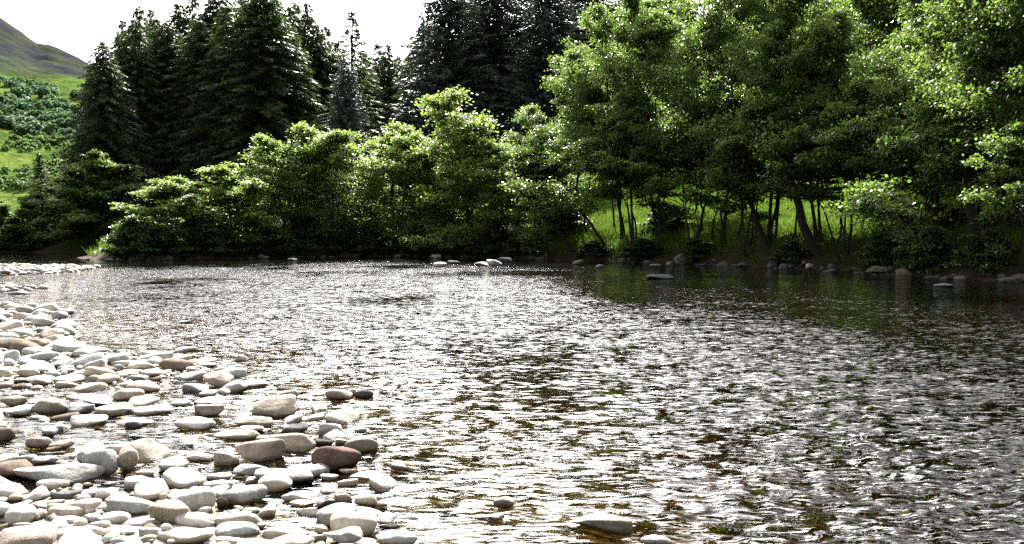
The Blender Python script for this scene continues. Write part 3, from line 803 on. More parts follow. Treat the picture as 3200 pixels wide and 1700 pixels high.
# ------------------------------------------------------------------ ferns, grass tussocks, grass
def fern_mesh(seed):
    r = np.random.default_rng(seed); C, T, N, a, b = [], [], [], [], []
    for k in range(26):
        az = r.uniform(0, 6.28); L = r.uniform(0.7, 1.3); d = np.array([math.cos(az), math.sin(az), 0]); s = np.array([-d[1], d[0], 0])
        o = r.normal(0, 0.35, 3) * [1, 1, 0]
        for u in np.linspace(0.15, 1, 12):
            p = o + d * L * u * 0.85 + np.array([0, 0, L * (0.95 * u - 0.62 * u * u) + 0.1])
            w = 0.34 * L * (1.05 - u) + 0.03
            for sg in (-1, 1):
                C.append(p + s * sg * w * .5); T.append(s * sg + d * .35 + [0, 0, -.15]); N.append([0, 0, 1.0] + r.normal(0, .2, 3)); a.append(w * .55); b.append(0.035 * L)
    V, Fc = leaf_quads(np.array(C), unit(np.array(N)), np.array(T, float), np.array(a), np.array(b))
    return mesh_data("fern_fronds", V, Fc, M["fern"])
FERN = [fern_mesh(1), fern_mesh(2), fern_mesh(3)]
for px, off, s, lab in [(400, 1.6, 1.5, "fern clump at the foot of the bank beside the dense dark tree"), (450, 2.4, 1.7, "fern clump left of the dead twigged alder's stems"),
     (505, 1.5, 1.5, "fern clump under the dead twigged alder"), (590, 2.2, 1.7, "pale fern clump between the dead twigged and the small spreading alder"),
     (650, 1.5, 1.5, "fern clump just left of the small spreading alder's stems"), (800, 1.6, 1.6, "fern clump right of the small spreading alder"),
     (1060, 2.6, 1.8, "fern clump in the light between the loose pointed alder and the wide low one"), (1110, 3.0, 1.7, "tall fern clump below the gap between the two low alders"),
     (1290, 2.2, 1.5, "fern clump under the wide low alder"), (20, 0.6, 2.0, "bright bracken clump at the very left end of the water"),
     (70, 0.8, 1.8, "bright bracken clump on the far shore beyond the gravel spit")]:
    Y = bank_y(px, off); x = (px - 1600) / F_PX * Y
    o = tag(child("fern", FERN[int(px) % 3], None), lab, "fern", "ferns on the far bank")
    o.location = (x, Y, gz(x, Y) - 0.05); o.scale = (s, s, s); o.rotation_euler = (0, 0, px)

r = np.random.default_rng(5)
def blades(n, xs, ys, smin, smax, hmin, hmax, wid, seed, dens=None):
    r = np.random.default_rng(seed)
    X = r.uniform(*xs, n); Y = r.uniform(*ys, n)
    tuft = fbm(X * 0.9, Y * 0.9, 3, 17)
    z, sb, ss = ground_z(X, Y, True)
    view = np.abs(X) < Y * 0.78 + 2
    ok = (sb > smin) & (sb < smax) & view & (r.random(n) < np.clip(0.55 + 2.2 * tuft, 0.08, 1))
    X, Y, z, tuft = X[ok], Y[ok], z[ok], tuft[ok]; n = len(X)
    h = r.uniform(hmin, hmax, n) * (1 + 1.2 * tuft)
    az = r.uniform(0, 6.28, n); ln = r.uniform(0.1, 0.75, n) * h
    top = np.stack([X + np.cos(az) * ln, Y + np.sin(az) * ln - 0.1 * h, z + h * 0.95], 1)
    a2 = r.uniform(0, 6.28, n); w = wid * r.uniform(0.6, 1.3, n)
    b1 = np.stack([X + np.cos(a2) * w, Y + np.sin(a2) * w, z - 0.05], 1); b2 = np.stack([X - np.cos(a2) * w, Y - np.sin(a2) * w, z - 0.05], 1)
    V = np.stack([b1, b2, top], 1).reshape(-1, 3)
    return V, np.arange(3 * n).reshape(-1, 3)
tag(link_mesh("bank_grass", *blades(330000, (-62, 32), (24, 96), 0.7, 5.5, 0.35, 0.8, 0.03, 1), M["grass"]), kind="stuff")
tag(link_mesh("meadow_grass", *blades(240000, (-16, 46), (30, 92), 5.0, 26, 0.25, 0.55, 0.03, 2), M["grass"]), kind="stuff")

# ------------------------------------------------------------------ trees on the far hill
def blob_tree(seed, cone):
    r = np.random.default_rng(seed); n = 42
    u = r.random(n)
    if cone: h = u; rad = 0.30 * (1 - u) + 0.02
    else: h = 0.25 + 0.75 * u; rad = 0.42 * np.sqrt(np.clip(1 - (2 * u - 0.9) ** 2, 0.05, 1))
    az = r.uniform(0, 6.28, n)
    C = np.stack([np.cos(az) * rad, np.sin(az) * rad, h], 1)
    N = unit(C - [0, 0, 0.4] + r.normal(0, .3, (n, 3))); a = (0.13 if cone else 0.20) * r.uniform(.6, 1.4, n)
    V, Fc = leaf_quads(C, N, unit(r.normal(0, 1, (n, 3))), a, a * .8)
    return V, Fc
M["hill_wood"] = leaf_material("hill_wood", (0.038, 0.080, 0.042), (0.072, 0.125, 0.060), (0.07, 0.13, 0.05), 0.35, 0.7, 0.2, 0.02)
M["hill_bush"] = leaf_material("hill_bush", (0.035, 0.07, 0.018), (0.075, 0.12, 0.035), (0.10, 0.17, 0.04), 0.35, 0.7, 0.2, 0.05)
def hill_scatter(n, ylo, yhi, ulo, uhi, smin, smax, cone, seed, thr, fs):
    r = np.random.default_rng(seed)
    Y = r.uniform(ylo, yhi, n); u = r.uniform(ulo, uhi, n); X = u + 0.62 * (1000 - Y)
    ok = fbm(X / fs, Y / fs, 3, seed) > thr
    X, Y = X[ok], Y[ok]; Z = hill_z(X, Y); A = Acc()
    B = [blob_tree(i, cone) for i in range(4)]
    for i in range(len(X)):
        V, Fc = B[i % 4]; s = r.uniform(smin, smax); k = r.uniform(0, 6.28); c_, s_ = math.cos(k), math.sin(k)
        W = np.stack([V[:, 0] * c_ - V[:, 1] * s_, V[:, 0] * s_ + V[:, 1] * c_, V[:, 2]], 1) * s + [X[i], Y[i], Z[i] - .3]
        A.add(W, Fc)
    return A.get()
tag(link_mesh("hillside_wood", *hill_scatter(2300, 475, 640, -780, -530, 3.5, 8, False, 5, 0.0, 70), M["hill_wood"]), kind="stuff")
tag(link_mesh("hillside_scrub", *hill_scatter(2300, 335, 480, -740, -530, 2.0, 5.5, False, 6, 0.03, 40), M["hill_bush"]), kind="stuff")
hb = mesh_data("hill_bush_crown", *blob_tree(9, False), M["hill_bush"])
def hill_hit(px, py):
    ys = np.linspace(250, 1000, 1500); x = (px - 1600) / F_PX * ys
    d = ray(px, py); zr = CAM_H + d[2] / d[1] * ys; hz = hill_z(x, ys)
    k = np.argmax(hz > zr); return float(x[k]), float(ys[k]), float(hz[k])
for px, py, w, lab in [(168, 425, 34, "largest round bush alone on the lower slope of the hill"), (145, 410, 26, "paler round bush just left of the largest one on the hill"),
      (110, 400, 30, "grey green bush on the hill, left of the pair of round bushes"), (128, 440, 14, "small dark bush under the pair of round bushes on the hill"),
      (168, 452, 12, "tiny dark upright bush below the largest round bush on the hill"), (75, 385, 20, "bush near the left edge of the hill's scrub, above the grey green one"),
      (12, 372, 22, "bush at the left edge of the hill scrub")]:
    x, y, z = hill_hit(px, py); s = w / F_PX * y / 0.84
    o = tag(child("hill_bush", hb, None), lab, "bush", "bushes on the hill"); o.location = (x, y, z - .2 * s); o.scale = (s, s, s * 1.1); o.rotation_euler = (0, 0, px)
# ------------------------------------------------------------------ stones
def ico(n):
    import bmesh
    bm = bmesh.new(); bmesh.ops.create_icosphere(bm, subdivisions=n, radius=1.0)
    V = np.array([v.co[:] for v in bm.verts]); Fc = np.array([[v.index for v in f.verts] for f in bm.faces]); bm.free()
    return unit(V), Fc
ICO = {k: ico(k) for k in (1, 2, 3, 4, 5)}

def n3(P, f, seed):
    return (fbm(P[:, 0] * f + P[:, 2] * 0.7 * f, P[:, 1] * f - P[:, 2] * 0.6 * f, 4, seed) + fbm(P[:, 2] * f + 5 + P[:, 0] * .5 * f, P[:, 1] * f * .9 + 3, 4, seed + 9)) * 0.5

def stone_mesh(seed, shape, dim, sub=4, mat=None, name="river_stone"):
    """rounded polyhedron: soft intersection of planes at random orientations, scaled to dim, resting on z=0 .. dim z"""
    r = np.random.default_rng(seed)
    D, Fc = ICO[sub]
    k, p, rough = {'r': (18, 6, 0.06), 'f': (15, 9, 0.06), 'a': (12, 15, 0.085), 's': (14, 9, 0.05), 'p': (12, 13, 0.06)}[shape]
    N = unit(r.normal(0, 1, (k, 3)))
    N = np.vstack([N, np.eye(3), -np.eye(3)])
    h = r.uniform(0.72, 1.06, len(N)); h[-6:] = r.uniform(0.98, 1.25, 6)
    c = np.maximum(D @ N.T, 0) / h[None, :]
    rad = 1 / (np.power(c, p).sum(1) ** (1.0 / p))
    P = D * rad[:, None]
    P = P * (1 + rough * 2.2 * n3(D, 1.4, seed) [:, None] + rough * 0.9 * n3(D, 4.0, seed + 3)[:, None])
    if shape in 'as' and sub >= 4:
        P = P * (1 + 0.05 * n3(D * [1, 1, 2.5], 7.0, seed + 5)[:, None])
    if shape == 'p':                                   # wedge: taper along x
        P[:, 2] *= 0.45 + 0.55 * sstep(-1.0, 0.6, P[:, 0]); P[:, 1] *= 0.6 + 0.4 * sstep(-1.0, 0.4, P[:, 0])
    a = r.uniform(-0.5, 0.5) if shape in 'rf' else r.uniform(-0.2, 0.2)
    ca, sa = math.cos(a), math.sin(a)
    P = np.stack([P[:, 0] * ca - P[:, 1] * sa, P[:, 0] * sa + P[:, 1] * ca, P[:, 2]], 1)
    tl = r.normal(0, 0.10); P[:, 2] += P[:, 0] * tl
    lo, hi = P.min(0), P.max(0)
    P = (P - (lo + hi) / 2) / (hi - lo)
    P = P * dim
    P[:, 2] += dim[2] / 2
    return mesh_data(name, P, Fc, mat, True)

placed = []        # x, y, radius of everything laid on the shore
GN = "stones of the near shore"
def hero(x0, y0, x1, y1, tone, shape, label, name="river_stone", group=GN, seed=None, sink=0.22, cat="stone"):
    w, hp = x1 - x0, y1 - y0
    cx = (x0 + x1) / 2
    gx_, gy_, dep = at_ground(cx, y1, 0.0)
    lvl = max(0.0, gz(gx_, gy_ + 0.1) - 0.02)
    gx_, gy_, dep = at_ground(cx, y1, lvl)
    W = w * dep / F_PX
    share = 0.42 if tone in ("white", "cream", "blue") else 0.36 if shape == "f" else 0.22      # how much of what shows is the sunlit top
    if y1 > 1380: share *= 0.72
    vis0 = hp * dep / F_PX; sd0 = (CAM_H - lvl) / gy_
    Dp = min(max(share * vis0 / (0.72 * sd0), 0.5 * W), 1.05 * W)
    yc = gy_ + Dp * 0.42
    W = W * (yc / gy_)
    sd = (CAM_H - lvl) / yc
    vis = hp * yc / F_PX
    Hv = math.sqrt(max((max(vis - 0.72 * Dp * sd, 0)) ** 2, (0.30 * vis) ** 2))
    Hv = max(Hv, 0.16 * W)
    H = Hv / (1 - sink)
    xc = (cx - 1600) / F_PX * yc
    sub = 5 if w > 170 else 4 if w > 75 else 3
    if name == "bank_rock" and (x0 > 1600 or x0 < 1280): tone = {"white": "lichen", "grey": "mossy", "brown": "black"}.get(tone, tone)
    mat = STONE["striped" if shape == 's' else tone]
    sd_ = seed if seed is not None else int(x0 * 7 + y1 * 13) & 0xffff
    me = stone_mesh(sd_, shape, (W, Dp, H), sub, mat, name)
    o = bpy.data.objects.new(name, me); col.objects.link(o)
    o.location = (xc, yc, lvl - H * sink)
    tag(o, label, cat, group)
    placed.append((xc, yc, max(W, Dp) * 0.5))
    return o

HEROES = [l.split("|") for l in """
15 1436 288 1515|grey|p|long grey wedge shaped slab lying in the pool, pointed at its left end
244 1398 354 1481|grey|r|squarish grey brown boulder standing upright at the thick end of the long wedge
348 1390 415 1472|tan|a|notched grey boulder pressed against the right side of the squarish one
310 1382 386 1420|cream|r|pale cream stone behind the squarish and the notched boulders
371 1366 477 1408|orange|r|cream stone with orange rust stains, behind the notched boulder
210 1290 322 1332|white|f|flat topped white stone with a dark wavy waterline at the edge of the pool
379 1313 431 1340|dark|a|small dark triangular stone in front of a pale oval one
358 1306 471 1334|cream|f|pale oval stone behind the small dark triangle
64 1361 142 1400|pink|r|pinkish tan stone in the pool left of a speckled one
137 1372 211 1403|tan|r|speckled grey tan stone in the pool beside the pinkish one
123 1394 173 1410|brown|f|small wet brown stone in front of the pinkish and speckled pair
112 1331 164 1360|blue|a|little grey pyramid with a black wet foot in the pool
38 1417 97 1447|grey|f|dull grey oval stone, the rear one of a pair of ovals in the pool
80 1423 161 1453|blue|f|blue grey oval with a bright top, front one of the pair in the pool
97 1493 199 1531|cream|a|knobbly pale stone right in front of the long grey wedge
137 1530 232 1565|dark|f|flat dark stone lying tilted in the pool, left of a white slab
216 1525 285 1558|white|f|white slab touching the tilted flat dark stone
278 1521 361 1562|white|a|pale lumpy stone cracked down its face, right of the white slab
327 1543 480 1615|grey|a|big grey boulder with yellowish lichen patches, low dome shape
181 1553 294 1610|cream|r|smooth yellow tan oval boulder behind a bent grey one
120 1577 248 1625|tan|a|bent grey brown stone lying against the yellow tan oval
143 1607 237 1642|white|r|pale oval stone in front of the bent grey brown one
260 1622 325 1660|white|r|pale egg shaped stone below the angular white one
301 1590 395 1640|white|a|angular pale stone with a hollow at its left end
363 1628 465 1652|blue|f|thin blue grey slab pointing right, under the lichened boulder
433 1620 490 1644|blue|r|small blue grey stone on the tip of the thin blue slab
447 1560 582 1642|tan|s|brown stone ridged with stripes like old wood
506 1510 664 1601|white|r|very large smooth white boulder leaning over the striped one
482 1537 510 1568|tan|r|little tan stone wedged at the left side of the very large white boulder
529 1592 673 1655|white|r|white boulder stacked behind the flat topped bottom one
468 1640 656 1712|cream|f|flat topped white boulder with a brownish front at the bottom edge
412 1645 482 1690|grey|a|angular grey brown stone left of the flat topped bottom boulder
292 1647 395 1672|orange|f|flat orange tan stone behind a dark one near the bottom edge
316 1655 377 1682|dark|f|dark grey stone lying on the flat orange tan one
0 1565 85 1645|white|r|large pale rounded boulder at the left edge near the bottom
18 1629 76 1658|grey|f|smooth grey oval under the large pale boulder at the left edge
63 1590 126 1625|cream|f|cream stone right of the large pale boulder at the left edge
79 1568 126 1596|pink|a|mottled brown lump above the cream stone near the left edge
126 1569 181 1600|tan|r|tan stone between the mottled lump and the yellow tan oval
140 1640 275 1705|white|r|big white boulder at the bottom edge, left of the flat orange tan stone
38 1652 114 1684|cream|f|long cream stone near the bottom left corner
-10 1668 40 1705|grey|r|grey stone in the bottom left corner
363 1680 456 1702|cream|r|cream stone at the bottom edge under the angular grey brown one
0 1538 52 1570|cream|f|banded pale stone at the left edge above the large pale boulder
132 1610 181 1634|olive|r|olive green stone at the left end of the pale oval
485 1432 573 1476|white|f|pale slab tilted up to the right, in the wet gap right of the pool
567 1411 664 1442|white|f|white flat stone left of the cleft tan one
657 1404 733 1456|tan|a|cleft tan stone with a dark wet foot, left of the big pinkish block
403 1465 470 1488|cream|f|low cream stone at the right end of the brown pool
377 1480 407 1492|red|r|tiny dark reddish pebble in the brown pool
624 1497 717 1530|white|f|white slab with a black underside behind the kidney shaped stone
544 1298 660 1344|white|r|bright white boulder with a brown stone at its lower left
588 1322 622 1345|tan|r|small brown stone stuck at the lower left of the bright white boulder
722 1361 886 1441|pink|a|big pinkish brown angular block at the water's edge
791 1343 978 1408|tan|p|long tan wedge lying behind the pinkish angular block
965 1382 1126 1468|red|r|dark reddish purple boulder, the most strongly coloured stone of the shore
1074 1361 1179 1413|olive|r|dark olive grey oval behind the reddish purple boulder
978 1370 1038 1392|dark|f|flat blue black stone between the tan wedge and the olive oval
1041 1370 1080 1386|olive|r|small olive brown stone touching the olive oval
871 1323 955 1356|dark|f|flat black sided stone with a white top, alone above the tan wedge
784 1232 922 1303|tan|a|large cracked tan boulder standing in the water
722 1297 850 1333|olive|a|olive grey hump in front of the cracked tan boulder
741 1325 820 1350|white|r|smooth white oval in front of the olive grey hump
660 1350 800 1374|cream|f|long flat cream stone behind the pinkish angular block
626 1154 723 1211|pink|a|reddish tan boulder leaning right above the green channel
695 1183 764 1224|white|a|angular white stone against the right of the reddish tan boulder
616 1216 669 1239|white|r|bright white pebble on the near side of the green channel
671 1210 715 1232|white|a|white stone between the bright pebble and the angular white one
750 1182 830 1214|white|f|white slab trailing right from the angular white stone
1013 1211 1097 1249|tan|r|half drowned tan stone with curved bands, left of a grey pair
1077 1211 1109 1239|grey|a|small grey stone between the banded tan stone and the dark grey dome
1100 1214 1164 1244|dark|r|dark grey dome at the outer end of the group of three in the river
860 1208 911 1220|dark|f|thin black stone barely out of the water above the cracked boulder
607 1116 669 1139|white|f|white stone at the outer edge of the shingle, above the green channel
730 1106 763 1130|white|a|upright white stone at the tip of the shingle
1215 1445 1271 1471|grey|f|grey flat stone lying out in the river, right of the reddish purple boulder
599 1260 691 1298|pink|a|knobbly pinkish stone behind the bright white boulder
720 1445 828 1489|blue|a|pale grey angular stone with a sharp left point, below the pinkish block
790 1453 975 1510|grey|f|long grey whaleback stone behind the white oval boulder
796 1478 902 1537|cream|r|neat white oval boulder in front of the grey whaleback
675 1512 817 1576|grey|r|grey kidney shaped boulder speckled dark, by the white oval boulder
937 1448 1010 1489|white|f|white slab leaning on the grey one under the reddish boulder
961 1445 1024 1480|grey|a|grey slab between the white slab and the reddish boulder
1051 1461 1111 1483|cream|r|cream stone tucked under the right foot of the reddish boulder
994 1478 1051 1502|white|r|white cobble in front of the grey slab by the reddish boulder
1046 1494 1111 1521|cream|f|cream slab at the water just below the reddish boulder
1086 1471 1184 1502|white|f|broad white stone just awash right of the cream slab
872 1535 948 1570|white|f|white slab with a dark underside, out in front of the neat white oval
896 1562 972 1584|cream|f|flat cream grey stone just below the white slab with the dark underside
983 1558 1041 1592|black|a|small pitch black stone shaped like a shark fin
1035 1538 1094 1570|pink|a|tan pink stone right behind the black fin
1103 1536 1173 1584|cream|r|cream boulder at the right of the tan pink stone
1170 1570 1206 1584|brown|r|little brown pebble right of the cream boulder
1024 1589 1173 1672|cream|r|big pale boulder with a pinkish crown near the bottom edge
997 1638 1127 1705|grey|p|pale grey wedge leaning against the big pale boulder
1056 1676 1176 1712|grey|f|grey brown stone at the bottom edge under the pale grey wedge
1173 1657 1300 1705|white|f|white slab at the bottom edge, rightmost of the near shingle
665 1589 812 1652|olive|r|large pale olive boulder behind a blue grey one
657 1626 796 1682|blue|r|pale blue grey boulder in front of the pale olive one
660 1673 757 1705|white|f|pale stone at the bottom edge under the blue grey boulder
812 1646 959 1682|cream|f|broad cream slab right of the blue grey boulder
967 1665 1013 1692|olive|r|small olive cream stone between the broad cream slab and the pale grey wedge
1184 1635 1244 1652|dark|f|thin dark stone in the water above the rightmost white slab
663 1550 703 1582|brown|r|small brown stone in the gap left of the pale olive boulder
97 1084 156 1120|grey|r|smooth grey rounded boulder above the flat shingle, highest of its patch
140 1088 166 1112|brown|r|brown stone behind the smooth grey rounded boulder
10 1102 53 1120|grey|f|grey flat stone near the left edge beside the smooth grey boulder
107 1023 191 1061|pink|a|brown sided slab with a glaring white top on the upper shingle
30 1000 95 1022|tan|a|tan stone above the brown sided slab
451 1115 512 1144|grey|a|grey brown block near the outer edge of the shingle
349 1120 421 1148|cream|a|cream stone with a brown left end, left of the grey brown block
265 1169 300 1199|olive|r|dark olive stone pressed against a grey humped one
290 1167 359 1199|tan|r|grey tan humped stone beside the dark olive one
391 1187 487 1227|pink|r|pinkish brown boulder at the left end of the green channel
341 1209 431 1253|tan|r|smooth tan boulder with grooves just below the pinkish brown one
48 1146 114 1179|tan|r|tan grey dome in the middle of the left shingle
74 1169 161 1195|white|f|white slab with a black underside in front of the tan grey dome
25 1200 56 1217|brown|r|glossy brown pebble near the left edge below the white slab
92 1241 204 1294|olive|a|mossy olive tan block with a square outline
196 1253 273 1291|blue|a|pale blue grey slab leaning on the mossy olive block
0 1233 72 1271|olive|a|tan olive stone with a long crack at the left edge
13 1263 89 1300|white|r|round white boulder left of the mossy olive block
290 1253 391 1300|cream|a|cream boulder with folds between the blue grey slab and the long white ones
388 1237 474 1278|cream|f|cream stone with a shaded left face behind the folded one
528 1243 587 1270|blue|r|grey white stone by the near end of the green channel
597 1248 653 1265|white|f|small flat white stone right of the grey white one
391 1273 526 1297|white|f|long flat white stone in front of the folded cream boulder
161 1166 250 1202|cream|r|low cream stone behind the olive block
258 1232 342 1266|blue|a|jagged grey stone left of the grooved tan boulder
437 1149 507 1179|white|r|white boulder in front of the grey brown block
359 1149 441 1174|cream|f|cream slab left of the white boulder near the outer shingle
23 893 43 903|dark|r|dark stone on the small middle spit at the left edge
33 908 82 921|grey|f|flat stone at the tip of the small middle spit
110 945 173 978|white|f|white slab standing at the far tip of the near shingle
554 1000 602 1011|pink|r|brownish stone alone in mid river, left of the glitter
668 1036 706 1047|white|r|low pale stone awash in mid river
192 963 228 982|white|a|upright white stone in the shallows off the far tip of the near shingle
541 1080 605 1101|white|f|white stone in the shallows just beyond the shingle edge
1783 1593 1977 1663|olive|p|large olive tan boulder alone in the river near the bottom edge
2008 1666 2116 1705|white|r|pale boulder cut by the bottom edge right of the olive tan one
1540 1548 1610 1586|pink|f|brown stone awash in the river above the olive tan boulder
1523 1603 1575 1628|blue|f|small grey stone just under the brown awash one
""".strip().split("\n")]
for box, tone, shape, lab in HEROES:
    hero(*map(float, box.split()), tone, shape, lab)

# rest of the shingle: countable stones first, the smallest as one mass
r = np.random.default_rng(12)
VAR = [(stone_mesh(900 + i, "aafarfaa"[i % 8], (1.0, 0.78, 0.46), 3, None, "river_stone")) for i in range(16)]
tone_pick = ["white"] * 9 + ["cream"] * 5 + ["grey"] * 5 + ["blue"] * 4 + ["tan"] * 2 + ["pink"] * 1 + ["brown"] * 1 + ["olive"] * 1 + ["dark"] * 1
VARM = {}
def var_mesh(i, tone):
    if (i, tone) not in VARM:
        me = VAR[i].copy(); me.materials.clear(); me.materials.append(STONE[tone]); VARM[(i, tone)] = me
    return VARM[(i, tone)]
H_ = np.array(placed)
cand = []
cell = {}
def free(x, y, rad, k=0.80):
    d = np.hypot(H_[:, 0] - x, H_[:, 1] - y)
    if (d < (H_[:, 2] + rad) * k).any(): return False
    a, b = int(x // 0.5), int(y // 0.5)
    for i in (-1, 0, 1):
        for j in (-1, 0, 1):
            for (x2, y2, r2) in cell.get((a + i, b + j), ()):
                if math.hypot(x - x2, y - y2) < (r2 + rad) * k: return False
    cell.setdefault((a, b), []).append((x, y, rad)); return True
NC = 16000
cy = 3.6 * (19.0 / 3.6) ** r.random(NC); cx = r.uniform(-0.76, 0.02, NC) * cy
zc, _, sc_ = ground_z(cx, cy, True)
pm = pool_mask(cx, cy)
size = 0.055 * (6.2) ** (r.random(NC) ** 2.5)
order = np.argsort(-size)
for i in order:
    x, y, s = cx[i], cy[i], size[i]
    if sc_[i] < (-0.4 if y > 7 else -0.08) or (sc_[i] < 0 and r.random() < 0.78 + 0.3 * min(1, -sc_[i] * 2)): continue
    if zc[i] < -0.03 and r.random() < 0.78: continue
    if pm[i] > 0.35 and r.random() < 0.93: continue
    if r.random() < 0.16: continue
    far = min(1.0, max(0, (y - 5) / 9)); s = s * (1 + 0.4 * far)
    if free(x, y, s * 0.5): cand.append((x, y, s, zc[i]))
cand.sort(key=lambda c: -c[2] / c[1])
def zone(x, y):
    py = 850 + F_PX * math.tan(math.atan2(CAM_H, y) - PITCH)
    return "upper" if py < 1090 else "middle" if py < 1290 else "pool" if py < 1480 else "front"
ZL = dict(upper="on the far tongue of the near shingle, towards the small spit", middle="packed in the dry middle of the left shingle",
          pool="standing in or round the shallow pool of the left shingle", front="lying among the big boulders at the bottom left")
TL = dict(white="small whitish stone", cream="small cream coloured stone", grey="small grey stone", blue="small blue grey stone", tan="small tan stone", pink="small pinkish stone", brown="small brown stone", olive="small olive stone", dark="small dark stone")
N_IND = 300 - len(HEROES)
small = Acc_small = {}
for n, (x, y, s, zg) in enumerate(cand):
    tone = tone_pick[int(r.integers(len(tone_pick)))]
    v = int(r.integers(16)); rz = r.uniform(0, 6.28); sx, sy, sz = s, s * r.uniform(0.8, 1.25), s * r.uniform(0.7, 1.35)
    zb = max(zg, -0.06) - 0.30 * 0.42 * sz
    if n < N_IND:
        o = bpy.data.objects.new("river_stone", var_mesh(v, tone)); col.objects.link(o)
        o.location = (x, y, zb); o.rotation_euler = (r.normal(0, .12), r.normal(0, .12), rz); o.scale = (sx, sy, sz)
        zn = zone(x, y)
        tag(o, TL[tone] + " " + ZL[zn], "stone", "small stones " + ZL[zn])
    elif len(small) < 10 or True:
        small.setdefault(tone, []).append((x, y, zb, rz, sx, sy, sz, int(r.integers(8))))

# spits of gravel further up river, and loose pebbles between the stones
LOWV = [stone_mesh(700 + i, "rfarrfra"[i], (1.0, 0.7, 0.45), 2, None, "pebble") for i in range(8)]
LV = []
LOWV += [stone_mesh(700 + i, "rfarrfra"[i], (1.0, 0.7, 0.45), 1, None, "pebble") for i in range(8)]
for me in LOWV:
    V = np.zeros(len(me.vertices) * 3); me.vertices.foreach_get("co", V); Fi = np.zeros(len(me.polygons) * 3, dtype=np.int32)
    me.polygons.foreach_get("vertices", Fi); LV.append((V.reshape(-1, 3), Fi.reshape(-1, 3)))
def spit(n, xs, ys, smin, smax, seed, lo=-0.25):
    q = np.random.default_rng(seed)
    x = q.uniform(*xs, n); y = q.uniform(*ys, n); z, _, s_ = ground_z(x, y, True)
    for i in np.where((s_ > lo) & (x > -0.78 * y))[0]:
        s = smin * (smax / smin) ** (q.random() ** 1.6)
        small.setdefault(tone_pick[int(q.integers(len(tone_pick)))], []).append((x[i], y[i], max(z[i], -.05) - 0.05 * s, q.uniform(0, 6.28), s, s * q.uniform(.8, 1.2), s * q.uniform(.7, 1.3), int(q.integers(8))))
spit(5200, (-36, -20), (27, 46), 0.14, 0.55, 1)
spit(900, (-21, -14), (18.5, 27), 0.10, 0.42, 2)
spit(15000, (-13.5, -0.3), (3.5, 18), 0.018, 0.085, 3, -0.25)
for tone, L in small.items():
    A = Acc()
    for (x, y, z, k, sx, sy, sz, v) in L:
        V, Fc = LV[v + (8 if (y > 15 or sx < 0.045) else 0)]; c_, s_ = math.cos(k), math.sin(k); U = V * [sx, sy, sz]
        A.add(np.stack([U[:, 0] * c_ - U[:, 1] * s_ + x, U[:, 0] * s_ + U[:, 1] * c_ + y, U[:, 2] + z], 1), Fc)
    tag(link_mesh("shingle_gravel", *A.get(), STONE[tone], None, True), kind="stuff")

# ------------------------------------------------------------------ rocks along the far bank
GB = "rocks along the foot of the far bank"
for box, tone, shape, lab in [l.split("|") for l in """
2630 772 2692 812|grey|a|largest grey boulder at the bank foot, right of the leaning trunk
2651 808 2694 834|white|a|pale splotched rock directly under the largest grey bank boulder
2584 824 2612 846|white|a|small pale rock left of the pale splotched one
2716 830 2776 852|grey|f|low grey rock right of the pale splotched one
2990 800 3020 820|white|r|round pale rock on the grass edge left of the big whitish block
3088 814 3162 858|white|a|big whitish block at the right end of the bank foot
3160 855 3215 880|grey|a|grey rock at the right edge, in the water below the big whitish block
2925 884 2982 897|black|f|flat rock awash off the bank before the big whitish block
2108 794 2140 822|white|a|pale jagged rock at the foot of the bank before the stout splayed alder
2160 800 2182 818|grey|a|small grey rock right of the pale jagged one
2030 824 2066 834|white|f|flat pale rock in the water left of the pale jagged one
2080 818 2098 832|white|r|small pale rock between the flat one and the pale jagged one
2306 818 2336 834|white|f|flat pale rock below the gap before the forked stool
2398 812 2428 836|white|a|pale rock just below the forked stool
2440 812 2468 830|grey|a|grey rock right of the pale rock by the forked stool
2479 794 2500 814|white|a|upright pale rock higher up beside the forked stool
2518 822 2540 840|white|a|pale rock halfway from the forked stool to the leaning trunk
2640 838 2664 850|grey|r|small grey rock in the water under the largest grey boulder
2866 818 2886 834|white|r|small pale rock between the low grey rock and the round pale one
1356 818 1396 834|white|a|pale rock lying off the middle bank, left of the flat white pair
1480 818 1530 832|white|a|long flat white rock in the water under the bright round alder
1520 810 1570 830|white|a|white rock on the right half of the flat white pair
1557 804 1602 820|dark|f|dark flat rock behind the white one off the middle bank
1400 813 1440 824|dark|f|dark rock between the pale rock and the flat white pair
2022 857 2106 872|brown|r|brown dome of rock alone in the water off the tall alders
1650 800 1676 812|grey|a|grey rock at the bank foot where the low stem slants to the water
1790 812 1822 828|grey|f|grey rock at the bank foot under the thin leaning alder
1345 795 1380 806|white|f|white rock at the bank foot below the wide low alder
1230 794 1258 804|white|f|pale rock at the bank foot left of the white one
900 806 930 815|white|f|pale rock at the bank foot by the alder with bare limbs
330 808 352 816|white|f|pale rock at the foot of the dense dark tree
1862 826 1890 838|grey|f|grey rock awash left of the flat pale one
""".strip().split("\n")]:
    hero(*map(float, box.split()), tone, shape, lab, "bank_rock", GB, None, 0.2, "rock")
q = np.random.default_rng(78)
A = Acc()
n_ = 6000
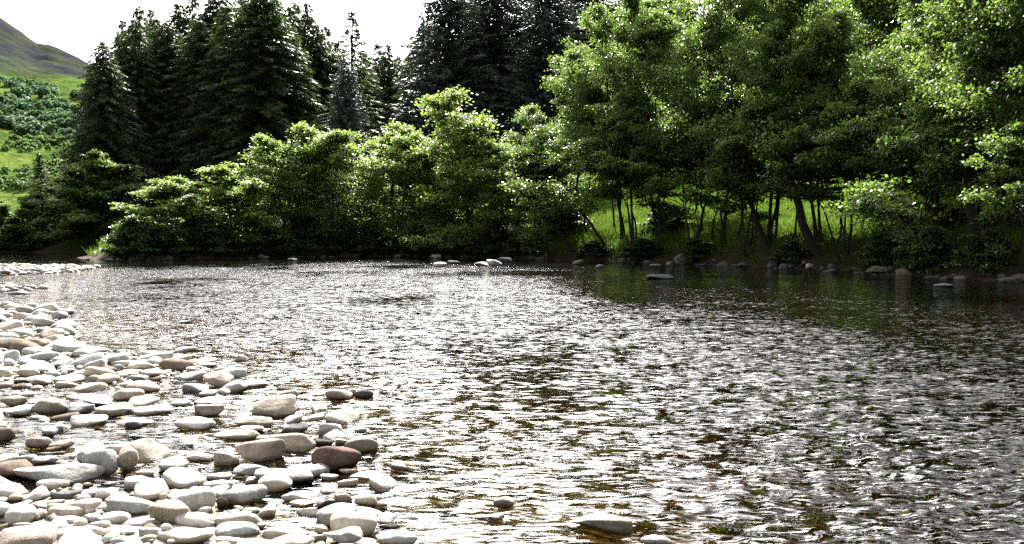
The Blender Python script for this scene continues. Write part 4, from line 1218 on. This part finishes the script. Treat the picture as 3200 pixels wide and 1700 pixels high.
xs_ = q.uniform(-34, 24, n_); ys_ = q.uniform(24, 78, n_); zs_, sb_, _ = ground_z(xs_, ys_, True)
for i in np.where((sb_ > -0.7) & (sb_ < 1.1))[0]:
    V, Fc = LV[8 + int(q.integers(8))]; s = 0.08 * 3.5 ** (q.random() ** 1.4); k = q.uniform(0, 6.28); c_, s_ = math.cos(k), math.sin(k)
    U = V * [s, s, s * 1.2]
    A.add(np.stack([U[:, 0] * c_ - U[:, 1] * s_ + xs_[i], U[:, 0] * s_ + U[:, 1] * c_ + ys_[i], U[:, 2] + max(zs_[i], -.1) - .1 * s], 1), Fc)
tag(link_mesh("bank_rubble", *A.get(), STONE["mossy"], None, True), kind="stuff")
q = np.random.default_rng(77)
n = 0
RV = [stone_mesh(800 + i, "afaarfaa"[i], (1.0, 0.8, 0.6), 3, None, "bank_rock") for i in range(8)]
for k in range(4000):
    px = q.uniform(230, 3230); Y = bank_y(px, q.uniform(-1.2, 0.7)) if k < 330 else None
    if Y is None: break
    if px < 2000 and q.random() < 0.35: continue
    x = (px - 1600) / F_PX * Y; s = 0.22 * 4.2 ** (q.random() ** 1.5)
    if min(math.hypot(x - a, Y - b) - c_ for a, b, c_ in placed) < s * 0.3: continue
    tone = ["grey", "dark", "white", "brown", "grey", "dark", "grey"][int(q.integers(7))]
    v = int(q.integers(8)); mt = {"white": "lichen", "grey": "mossy"}.get(tone, tone); key = ("b", v, mt)
    if key not in VARM:
        me = RV[v].copy(); me.materials.append(STONE[mt]); VARM[key] = me
    o = bpy.data.objects.new("bank_rock", VARM[key]); col.objects.link(o)
    o.location = (x, Y, max(gz(x, Y), -0.12) - 0.12 * s); o.rotation_euler = (q.normal(0, .2), q.normal(0, .2), q.uniform(0, 6.28)); o.scale = (s, s * q.uniform(.7, 1.1), s * q.uniform(.6, 1.1))
    side = "under the tall alders" if px > 1950 else "under the round alders" if px > 900 else "under the small trees near the bend"
    placed.append((x, Y, s * .5))
    tag(o, {"grey": "grey", "dark": "dark", "white": "pale", "brown": "brown"}[tone] + " rock at the bank foot " + side, "rock", "rocks at the bank foot " + side)
